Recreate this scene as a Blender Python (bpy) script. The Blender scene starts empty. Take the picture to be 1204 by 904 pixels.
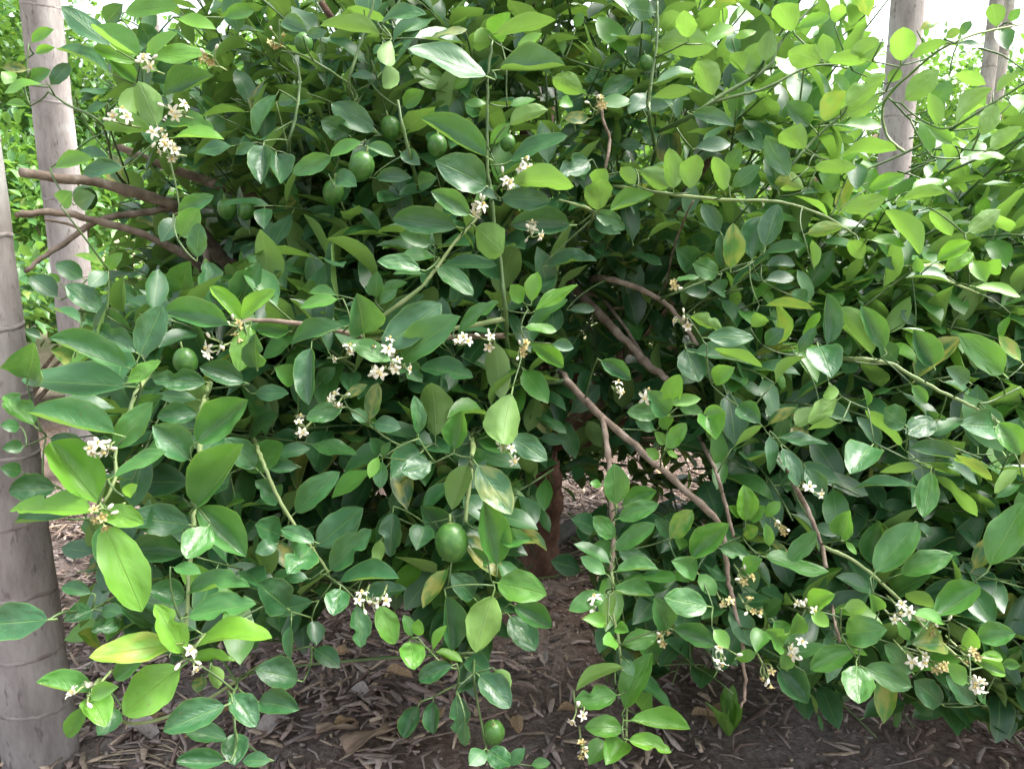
import bpy, math, random
import numpy as np
from mathutils import Vector, Matrix

random.seed(11); rng = np.random.default_rng(11)
scene = bpy.context.scene
COL = scene.collection
R = math.radians

# ------------------------------------------------------------------ camera
FPX, CX, CY = 927.0, 602.0, 452.0          # photograph is 1204 x 904
PITCH = R(12.0); CAMH = 1.10
cam_d = bpy.data.cameras.new('camera'); cam = bpy.data.objects.new('camera', cam_d); COL.objects.link(cam)
cam.location = (0, 0, CAMH); cam.rotation_euler = (R(90) - PITCH, 0, 0)
cam_d.sensor_fit = 'HORIZONTAL'; cam_d.angle = 2 * math.atan(602 / FPX)
cam_d.clip_start = 0.02; cam_d.clip_end = 3000
scene.camera = cam
# ------------------------------------------------------------------ sky, sun, exposure
SUN_EL, SUN_AZ = 60.0, 72.0                # azimuth clockwise from +Y (view direction): high, to the right, a little behind
world = bpy.data.worlds.new('World'); scene.world = world; world.use_nodes = True
wn = world.node_tree.nodes; wl = world.node_tree.links
bg = wn['Background']; sky = wn.new('ShaderNodeTexSky'); sky.sky_type = 'NISHITA'; sky.sun_disc = False
sky.sun_elevation = R(SUN_EL); sky.sun_rotation = R(SUN_AZ); sky.air_density = 1.0; sky.dust_density = 6.0; sky.ozone_density = 0.6
hs = wn.new('ShaderNodeHueSaturation'); hs.inputs['Saturation'].default_value = 0.42
wl.new(sky.outputs[0], hs.inputs['Color']); wl.new(hs.outputs[0], bg.inputs[0]); bg.inputs[1].default_value = 0.15
sun_d = bpy.data.lights.new('sun', 'SUN'); sun = bpy.data.objects.new('sun', sun_d); COL.objects.link(sun)
sun_d.energy = 1.5; sun_d.angle = R(32); sun_d.color = (1.0, 0.97, 0.92)
sdir = Vector((math.sin(R(SUN_AZ)) * math.cos(R(SUN_EL)), math.cos(R(SUN_AZ)) * math.cos(R(SUN_EL)), math.sin(R(SUN_EL))))
sun.rotation_euler = (-sdir).to_track_quat('-Z', 'Y').to_euler()
vs = scene.view_settings; vs.view_transform = 'Standard'; vs.look = 'None'; vs.gamma = 1; vs.use_curve_mapping = False
vs.exposure = 2.25
scene.cycles.max_bounces = 5; scene.cycles.transmission_bounces = 4; scene.cycles.diffuse_bounces = 4; scene.cycles.glossy_bounces = 2

# ------------------------------------------------------------------ helpers
F = np.array([0, math.cos(PITCH), -math.sin(PITCH)]); U = np.array([0, math.sin(PITCH), math.cos(PITCH)]); RT = np.array([1.0, 0, 0])
C = np.array([0, 0, CAMH])
def at(px, py, zc): return C + zc * (F + (px - CX) / FPX * RT - (py - CY) / FPX * U)
def ground_at(px, py):
    d = F + (px - CX) / FPX * RT - (py - CY) / FPX * U
    return C - d * (CAMH / d[2])
def proj(P):
    q = np.atleast_2d(P) - C; z = q @ F
    zz = np.maximum(z, 1e-3)
    return CX + FPX * (q @ RT) / zz, CY - FPX * (q @ U) / zz, z
def unit(v): return v / (np.linalg.norm(v, axis=-1, keepdims=True) + 1e-9)

def tag(o, label=None, cat=None, group=None, kind=None):
    if label: o['label'] = label
    if cat: o['category'] = cat
    if group: o['group'] = group
    if kind: o['kind'] = kind
    return o
def empty(name, loc, label, cat, group=None):
    o = bpy.data.objects.new(name, None); COL.objects.link(o); o.location = loc; o.empty_display_size = 0.1
    return tag(o, label, cat, group)
def link(name, me, parent=None):
    o = bpy.data.objects.new(name, me); COL.objects.link(o)
    if parent is not None:
        o.parent = parent; o.matrix_parent_inverse = Matrix.Translation(-parent.location)
    return o
def mesh_np(name, V, tris, mat, uv=None, tint=None, smooth=True):
    V = np.asarray(V, np.float32).reshape(-1, 3); tris = np.asarray(tris, np.int32).reshape(-1, 3)
    me = bpy.data.meshes.new(name); nt = len(tris)
    me.vertices.add(len(V)); me.vertices.foreach_set('co', V.ravel())
    me.loops.add(nt * 3); me.loops.foreach_set('vertex_index', tris.ravel())
    me.polygons.add(nt); me.polygons.foreach_set('loop_start', np.arange(0, nt * 3, 3, dtype=np.int32))
    if smooth: me.polygons.foreach_set('use_smooth', np.ones(nt, bool))
    if uv is not None:
        l = me.uv_layers.new(name='UVMap'); l.data.foreach_set('uv', np.asarray(uv, np.float32)[tris.ravel()].ravel())
    if tint is not None:
        a = me.attributes.new('tint', 'FLOAT_COLOR', 'POINT'); a.data.foreach_set('color', np.asarray(tint, np.float32).ravel())
    me.update(calc_edges=True); me.validate(); me.materials.append(mat)
    return me

class Tubes:
    """collects tapering tubes along polylines"""
    def __init__(s): s.V = []; s.T = []; s.n = 0
    def add(s, pts, rad, sides=7, wob=0.0):
        pts = np.asarray(pts, float); m = len(pts); rad = np.broadcast_to(np.asarray(rad, float), (m,))
        tan = unit(np.gradient(pts, axis=0)); ref = np.array([0.3, 0.9, 0.2]) if abs(tan[0] @ np.array([0, 0, 1.0])) > .7 else np.array([0, 0, 1.0])
        x = unit(np.cross(tan, ref)); y = np.cross(tan, x)
        a = np.linspace(0, 2 * np.pi, sides, endpoint=False)
        rr = rad[:, None] * (1 + wob * rng.normal(0, 1, (m, sides)))
        ring = pts[:, None] + rr[..., None] * (np.cos(a)[None, :, None] * x[:, None] + np.sin(a)[None, :, None] * y[:, None])
        i = np.arange(m - 1)[:, None] * sides; j = np.arange(sides)[None]; k = (j + 1) % sides
        q = [i + j, i + k, i + sides + k, i + sides + j]
        t = np.concatenate([np.stack([q[0], q[1], q[2]], -1).reshape(-1, 3), np.stack([q[0], q[2], q[3]], -1).reshape(-1, 3)])
        cap0 = np.stack([np.zeros(sides - 2, int), np.arange(2, sides), np.arange(1, sides - 1)], -1)
        cap1 = np.stack([np.zeros(sides - 2, int), np.arange(1, sides - 1), np.arange(2, sides)], -1) + (m - 1) * sides
        s.V.append(ring.reshape(-1, 3)); s.T.append(np.concatenate([t, cap0, cap1]) + s.n); s.n += m * sides
    def mesh(s, name, mat): return mesh_np(name, np.concatenate(s.V), np.concatenate(s.T), mat)
def smooth_line(pts, n=6):
    P = np.asarray(pts, float); P = np.vstack([2 * P[0] - P[1], P, 2 * P[-1] - P[-2]]); out = []
    for i in range(1, len(P) - 2):
        for t in np.linspace(0, 1, n, endpoint=False):
            a, b, c, d = P[i - 1], P[i], P[i + 1], P[i + 2]
            out.append(.5 * (2 * b + (c - a) * t + (2 * a - 5 * b + 4 * c - d) * t * t + (3 * b - a - 3 * c + d) * t ** 3))
    out.append(P[-2]); return np.array(out)

# ------------------------------------------------------------------ materials
def new_mat(name):
    m = bpy.data.materials.new(name); m.use_nodes = True
    n = m.node_tree.nodes; n.clear(); return m, n, m.node_tree.links
class NB:
    def __init__(s, n, l): s.n, s.l = n, l
    def put(s, sock, v):
        if hasattr(v, 'is_output'): s.l.new(v, sock)
        else: sock.default_value = v
    def math(s, op, a, b=0.0, c=0.0, clamp=False):
        m = s.n.new('ShaderNodeMath'); m.operation = op; m.use_clamp = clamp
        for i, v in enumerate((a, b, c)): s.put(m.inputs[i], v)
        return m.outputs[0]
    def mix(s, f, a, b, mode='MIX'):
        m = s.n.new('ShaderNodeMix'); m.data_type = 'RGBA'; m.blend_type = mode
        s.put(m.inputs[0], f); s.put(m.inputs[6], a); s.put(m.inputs[7], b); return m.outputs[2]
    def noise(s, scale, detail=3, vec=None, rough=.55):
        m = s.n.new('ShaderNodeTexNoise'); m.inputs['Scale'].default_value = scale; m.inputs['Detail'].default_value = detail; m.inputs['Roughness'].default_value = rough
        if vec is not None: s.l.new(vec, m.inputs['Vector'])
        return m.outputs[0]
    def ramp(s, f, stops, interp='LINEAR'):
        r = s.n.new('ShaderNodeValToRGB'); r.color_ramp.interpolation = interp
        e = r.color_ramp.elements
        while len(e) < len(stops): e.new(0.5)
        for k, (p, c) in enumerate(stops): e[k].position = p; e[k].color = (*c, 1) if len(c) == 3 else c
        s.put(r.inputs[0], f); return r.outputs[0]
    def bump(s, h, strength, dist=.01):
        b = s.n.new('ShaderNodeBump'); b.inputs['Strength'].default_value = strength; b.inputs['Distance'].default_value = dist
        s.l.new(h, b.inputs['Height']); return b.outputs[0]
    def map(s, v, a, b, c=0., d=1.):
        m = s.n.new('ShaderNodeMapRange'); s.put(m.inputs[0], v)
        for i, x in enumerate((a, b, c, d)): m.inputs[i + 1].default_value = x
        return m.outputs[0]

def leaf_material(name, per_object, translucent=.34):
    m, n, l = new_mat(name); B = NB(n, l)
    if per_object:
        oi = n.new('ShaderNodeObjectInfo'); col = oi.outputs['Color']
    else:
        at_ = n.new('ShaderNodeAttribute'); at_.attribute_name = 'tint'; col = at_.outputs['Color']
    sp = n.new('ShaderNodeSeparateColor'); l.new(col, sp.inputs[0])
    tone, rnd, dry = sp.outputs[0], sp.outputs[1], sp.outputs[2]
    uv = n.new('ShaderNodeUVMap'); uv.uv_map = 'UVMap'; su = n.new('ShaderNodeSeparateXYZ'); l.new(uv.outputs[0], su.inputs[0])
    across = B.math('ABSOLUTE', B.math('SUBTRACT', su.outputs[0], 0.5))          # 0 at the midrib, .5 at the margin
    geo = n.new('ShaderNodeNewGeometry')
    tc = n.new('ShaderNodeTexCoord')
    # blotches inside each leaf, shifted by the leaf's own random number
    cv = n.new('ShaderNodeCombineXYZ'); l.new(su.outputs[0], cv.inputs[0]); l.new(su.outputs[1], cv.inputs[1]); l.new(B.math('MULTIPLY', rnd, 37.0), cv.inputs[2])
    blot = B.noise(3.0, 1, cv.outputs[0])
    fine = B.noise(38, 1, cv.outputs[0])
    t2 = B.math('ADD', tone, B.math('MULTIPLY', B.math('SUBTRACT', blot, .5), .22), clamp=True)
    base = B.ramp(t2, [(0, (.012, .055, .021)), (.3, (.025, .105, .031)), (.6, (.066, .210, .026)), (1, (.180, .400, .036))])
    base = B.mix(B.math('MULTIPLY', B.map(rnd, .55, 1.), .30), base, (.035, .14, .055, 1))           # some bluish leaves
    # veins: midrib and slanting laterals, paler
    mid = B.map(across, .010, .026, 1., 0.)
    ph = B.math('SUBTRACT', B.math('MULTIPLY', su.outputs[1], 9.0), B.math('MULTIPLY', across, 7.0))
    fr = B.math('ABSOLUTE', B.math('SUBTRACT', B.math('FRACT', ph), .5))
    lat = B.math('MULTIPLY', B.map(fr, .0, .07, 1., 0.), B.map(across, .05, .42, 1., .0))
    vein = B.math('MAXIMUM', B.math('MULTIPLY', mid, .75), B.math('MULTIPLY', lat, .22))
    pale = B.mix(.5, base, (.20, .34, .085, 1))
    top = B.mix(vein, base, pale)
    # a thin paler margin and dry flecks
    top = B.mix(B.math('MULTIPLY', B.map(across, .455, .5), .35), top, (.20, .32, .06, 1))
    fleck = B.math('MULTIPLY', B.map(fine, .66, .74), B.map(rnd, .3, .9, .0, .5))
    top = B.mix(fleck, top, (.22, .25, .09, 1))
    spot = B.math('MULTIPLY', B.map(B.noise(17, 1, cv.outputs[0]), .70, .74), B.map(rnd, .55, .75, 0., .8))
    top = B.mix(spot, top, (.13, .095, .035, 1))
    top = B.mix(B.math('MULTIPLY', B.map(blot, .5, .75), .18), top, (.13, .21, .14, 1))
    under0 = B.mix(.62, base, (.185, .310, .075, 1))
    under = B.mix(B.math('MULTIPLY', vein, .5), under0, (.26, .36, .14, 1))
    colr = B.mix(geo.outputs['Backfacing'], top, under)
    colr = B.mix(B.math('MULTIPLY', dry, B.map(blot, .35, .65)), colr, (.42, .36, .07, 1))
    p = n.new('ShaderNodeBsdfPrincipled'); l.new(colr, p.inputs['Base Color'])
    rough = B.math('ADD', B.math('MULTIPLY', geo.outputs['Backfacing'], .22), B.math('ADD', .30, B.math('MULTIPLY', blot, .22)))
    l.new(rough, p.inputs['Roughness']); p.inputs['Specular IOR Level'].default_value = .62
    h = B.math('ADD', B.math('MULTIPLY', B.math('MAXIMUM', mid, B.math('MULTIPLY', lat, .25)), -.6), B.math('ADD', B.math('MULTIPLY', blot, 1.6), 0.))
    if per_object: l.new(B.bump(h, .5, .0045), p.inputs['Normal'])
    tr = n.new('ShaderNodeBsdfTranslucent'); l.new(B.mix(.42, colr, (.26, .50, .04, 1)), tr.inputs['Color'])
    mx = n.new('ShaderNodeMixShader'); l.new(B.math('ADD', translucent - .20, B.math('MULTIPLY', tone, .34)), mx.inputs[0])
    l.new(p.outputs[0], mx.inputs[1]); l.new(tr.outputs[0], mx.inputs[2])
    o = n.new('ShaderNodeOutputMaterial'); l.new(mx.outputs[0], o.inputs[0]); return m
def simple_mat(name, stops, scale=20, rough=.6, bump=.3, bdist=.004, detail=5, stretch=None, spec=.4, coord='Object'):
    m, n, l = new_mat(name); B = NB(n, l); tc = n.new('ShaderNodeTexCoord'); v = tc.outputs[coord]
    if stretch:
        mp = n.new('ShaderNodeMapping'); mp.inputs['Scale'].default_value = stretch; l.new(v, mp.inputs[0]); v = mp.outputs[0]
    f = B.noise(scale, detail, v); p = n.new('ShaderNodeBsdfPrincipled')
    l.new(B.ramp(f, stops), p.inputs['Base Color']); p.inputs['Roughness'].default_value = rough; p.inputs['Specular IOR Level'].default_value = spec
    if bump: l.new(B.bump(B.noise(scale * 2.3, 4, v), bump, bdist), p.inputs['Normal'])
    o = n.new('ShaderNodeOutputMaterial'); l.new(p.outputs[0], o.inputs[0]); return m
def tint_mat(name, rough=.85):
    """plain albedo per piece taken from the mesh's own colour attribute, with fibre noise"""
    m, n, l = new_mat(name); B = NB(n, l); a = n.new('ShaderNodeAttribute'); a.attribute_name = 'tint'
    tc = n.new('ShaderNodeTexCoord'); f = B.noise(120, 3, tc.outputs['Object'])
    p = n.new('ShaderNodeBsdfPrincipled'); l.new(B.mix(B.map(f, .3, .75, 0., .55), a.outputs['Color'], (.06, .042, .032, 1)), p.inputs['Base Color'])
    p.inputs['Roughness'].default_value = rough; l.new(B.bump(f, .5, .003), p.inputs['Normal'])
    o = n.new('ShaderNodeOutputMaterial'); l.new(p.outputs[0], o.inputs[0]); return m
M_LEAF = leaf_material('leaf_single', True); M_MASS = leaf_material('leaf_mass', False)
M_BARK = simple_mat('grey_brown_bark', [(.25, (.085, .060, .044)), (.55, (.20, .150, .115)), (.8, (.34, .29, .25))], 45, .85, .6, .003)
M_TRUNK = simple_mat('red_brown_bark', [(.25, (.045, .026, .018)), (.55, (.115, .062, .042)), (.85, (.20, .13, .10))], 38, .85, .7, .004)
M_SHOOT = simple_mat('green_shoot', [(.3, (.035, .075, .025)), (.7, (.095, .150, .045))], 30, .5, .15, .002)
M_SHOOT2 = simple_mat('pale_green_shoot', [(.3, (.14, .21, .07)), (.7, (.25, .30, .13))], 30, .5, .15, .002)
M_PETAL = simple_mat('white_petal', [(.3, (.52, .49, .36)), (.7, (.70, .68, .58))], 60, .55, .1, .001)
M_STAMEN = simple_mat('yellow_stamen', [(.3, (.42, .33, .09)), (.7, (.62, .52, .20))], 80, .6, 0)
M_FADED = simple_mat('faded_petal', [(.3, (.24, .17, .06)), (.7, (.46, .42, .20))], 60, .7, .1, .001)
M_LIME = simple_mat('lime_rind', [(.25, (.026, .082, .018)), (.55, (.050, .135, .024)), (.8, (.095, .19, .04))], 2.2, .36, .0, .0015)
M_CALYX = simple_mat('calyx', [(.3, (.10, .16, .04)), (.7, (.18, .24, .08))], 50, .6, .1, .001)

# ------------------------------------------------------------------ ground
def ground_h(x, y):
    return .018 * np.sin(2.1 * x + 1.3) * np.sin(1.7 * y) + .010 * np.sin(6.3 * x + y * 2) * np.sin(5.1 * y + 1) + .05 * np.exp(-((x - .1) ** 2 + (y - 2.2) ** 2) / .35)
def axis(lim, fine_to, k):
    a = list(np.linspace(-fine_to, fine_to, k)); s = (a[1] - a[0])
    while a[-1] < lim: s *= 1.45; a.append(a[-1] + s); a.insert(0, -a[-1])
    return np.array(a)
gx = axis(1500, 3.2, 160); gy = axis(1500, 3.2, 160) + 2.4
X, Y = np.meshgrid(gx, gy, indexing='ij')
fade = np.clip(1 - (np.hypot(X, Y - 2.4) - 4) / 10, 0, 1)
Z = (ground_h(X, Y) + rng.normal(0, .0035, X.shape)) * fade
nx, ny = X.shape; i, j = np.meshgrid(np.arange(nx - 1), np.arange(ny - 1), indexing='ij'); q = (i * ny + j).ravel()
T = np.concatenate([np.stack([q, q + ny, q + ny + 1], -1), np.stack([q, q + ny + 1, q + 1], -1)])
m, n, l = new_mat('soil'); B = NB(n, l); tc = n.new('ShaderNodeTexCoord'); v = tc.outputs['Object']
big = B.noise(2.2, 5, v); gran = B.noise(60, 6, v, .7); gr2 = B.noise(190, 3, v)
c1 = B.ramp(gran, [(.28, (.050, .034, .027)), (.5, (.135, .094, .075)), (.72, (.25, .190, .158))])
c2 = B.ramp(gran, [(.28, (.095, .077, .067)), (.5, (.21, .175, .155)), (.72, (.34, .295, .27))])
gc = B.mix(B.map(big, .42, .62), c1, c2)
gc = B.mix(B.map(gr2, .66, .74), gc, (.33, .29, .25, 1))
far = n.new('ShaderNodeVectorMath'); far.operation = 'LENGTH'; l.new(v, far.inputs[0])
gc = B.mix(B.map(far.outputs['Value'], 5., 9.), gc, B.ramp(B.noise(1.4, 5, v), [(.35, (.30, .25, .19)), (.55, (.20, .21, .09)), (.7, (.12, .20, .06))]))
p = n.new('ShaderNodeBsdfPrincipled'); l.new(gc, p.inputs['Base Color']); p.inputs['Roughness'].default_value = .95; p.inputs['Specular IOR Level'].default_value = .2
l.new(B.bump(B.math('ADD', gran, B.math('MULTIPLY', gr2, .4)), .9, .012), p.inputs['Normal'])
o_ = n.new('ShaderNodeOutputMaterial'); l.new(p.outputs[0], o_.inputs[0]); M_SOIL = m
tag(link('ground', mesh_np('ground', np.stack([X, Y, Z], -1), T, M_SOIL)), kind='structure')
def gz(x, y): return float(ground_h(np.float64(x), np.float64(y)))

# ------------------------------------------------------------------ leaf shapes
def leaf_template(rows, cols, fold, arch, wave, twist, seed, point=1.0, petiole=True, bite=0.0):
    r = np.random.default_rng(seed); t = np.linspace(0, 1, rows); s = np.linspace(-1, 1, cols)
    prof = (np.sin(np.pi * np.clip(t, 0, 1) ** .97) ** .62) * (1 - .10 * point * t ** 5); prof = prof / prof.max()
    prof[0] = .03; prof[-1] = .015
    ph = r.uniform(0, 6.28, 2); V = []; UVs = []
    for ti, w in zip(t, prof):
        for sj in s:
            x = .5 * w * sj * (1 - bite * (sj > 0) * math.exp(-((ti - .58) / .09) ** 2) - .6 * bite * (sj < 0) * math.exp(-((ti - .8) / .06) ** 2) + .035 * math.sin(23 * ti + seed) * abs(sj))
            z = fold * abs(sj) ** 1.35 * .5 * w + arch * 4 * ti * (1 - ti) * .25 + wave * w * sj * math.sin(7.5 * ti + ph[0 if sj > 0 else 1]) * abs(sj)
            z += twist * sj * w * (ti - .5)
            V.append((x, ti, z)); UVs.append((.5 + .5 * sj, ti))
    Tr = []
    for a in range(rows - 1):
        for b in range(cols - 1):
            k = a * cols + b; Tr += [(k, k + 1, k + cols + 1), (k, k + cols + 1, k + cols)]
    if petiole:
        k = len(V); rp = .022
        for yy, zz in ((-.13, -.02), (.03, -.004)):
            for an in (0, 2.09, 4.19): V.append((rp * 1.6 * math.cos(an), yy, zz + rp * .55 * math.sin(an))); UVs.append((.5, 0.02))
        for e in range(3):
            f = (e + 1) % 3; Tr += [(k + e, k + f, k + 3 + f), (k + e, k + 3 + f, k + 3 + e)]
    return np.array(V, float), np.array(Tr, int), np.array(UVs, float)
def params(k):
    r = np.random.default_rng(500 + k)
    return dict(fold=r.uniform(.10, .80), arch=r.uniform(-.20, .60), wave=r.uniform(.03, .13), twist=r.uniform(-.32, .32), seed=k, point=r.uniform(.3, 1.6))
HERO = [leaf_template(14, 5, **params(k)) for k in range(14)]
for k in (3, 8, 12): HERO[k] = leaf_template(14, 5, **{**params(k), 'fold': 1.25, 'arch': -.5})
for k in (5, 10): HERO[k] = leaf_template(16, 5, **params(k), bite=.55)
FILL = [leaf_template(7, 3, **params(40 + k)) for k in range(8)]
FAR = [leaf_template(4, 3, petiole=False, **params(60 + k)) for k in range(4)]
class LeafBag:
    """many leaves gathered into one mesh"""
    def __init__(s): s.b = {}
    def add(s, kind, base, axis_, normal, L, W, tone, rnd=None, dry=None):
        s.b.setdefault(kind, []).append((base, axis_, normal, L, W, tone, rnd, dry))
    def add_many(s, kind_list, base, ax, nrm, L, W, tone, rnd, dry):
        pick = rng.integers(0, len(kind_list), len(base))
        for k, tp in enumerate(kind_list):
            q = pick == k
            if q.any(): s.b.setdefault(id(tp), []).append((tp, base[q], ax[q], nrm[q], L[q], W[q], tone[q], rnd[q], dry[q]))
    def mesh(s, name, mat=None):
        VV, TT, UU, CC = [], [], [], []; off = 0
        for lst in s.b.values():
            for (tp, base, ax, nrm, L, W, tone, rnd, dry) in lst:
                V, Tr, UVs = tp; ax = unit(ax); nrm = unit(nrm - (nrm * ax).sum(-1, keepdims=True) * ax); xx = np.cross(ax, nrm)
                N = len(base); P = base[:, None] + V[None, :, 0, None] * W[:, None, None] * xx[:, None] + V[None, :, 1, None] * L[:, None, None] * ax[:, None] + V[None, :, 2, None] * W[:, None, None] * nrm[:, None]
                VV.append(P.reshape(-1, 3)); TT.append((Tr[None] + (np.arange(N) * len(V))[:, None, None]).reshape(-1, 3) + off); off += N * len(V)
                UU.append(np.tile(UVs, (N, 1))); cc = np.stack([tone, rnd, dry, np.ones(N)], -1); CC.append(np.repeat(cc, len(V), 0))
        return mesh_np(name, np.concatenate(VV), np.concatenate(TT), mat or M_MASS, np.concatenate(UU), np.concatenate(CC))

# ------------------------------------------------------------------ the lime bush: measured branches and leaves
# depth of the leafy front of the bush, metres along the view axis, at a 4 x 4 grid over the picture
DG = np.array([[1.18, 1.16, 1.22, 1.22], [1.06, 1.12, 1.30, 1.26], [0.93, 1.14, 1.20, 1.15], [0.86, 1.10, 1.14, 1.10]])
def depth(px, py):
    u = np.clip((np.asarray(px, float) - 150) / 300, 0, 2.999); v_ = np.clip((np.asarray(py, float) - 112) / 225, 0, 2.999)
    i = u.astype(int); j = v_.astype(int); a = u - i; b = v_ - j
    return (DG[j, i] * (1 - a) + DG[j, i + 1] * a) * (1 - b) + (DG[j + 1, i] * (1 - a) + DG[j + 1, i + 1] * a) * b

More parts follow.
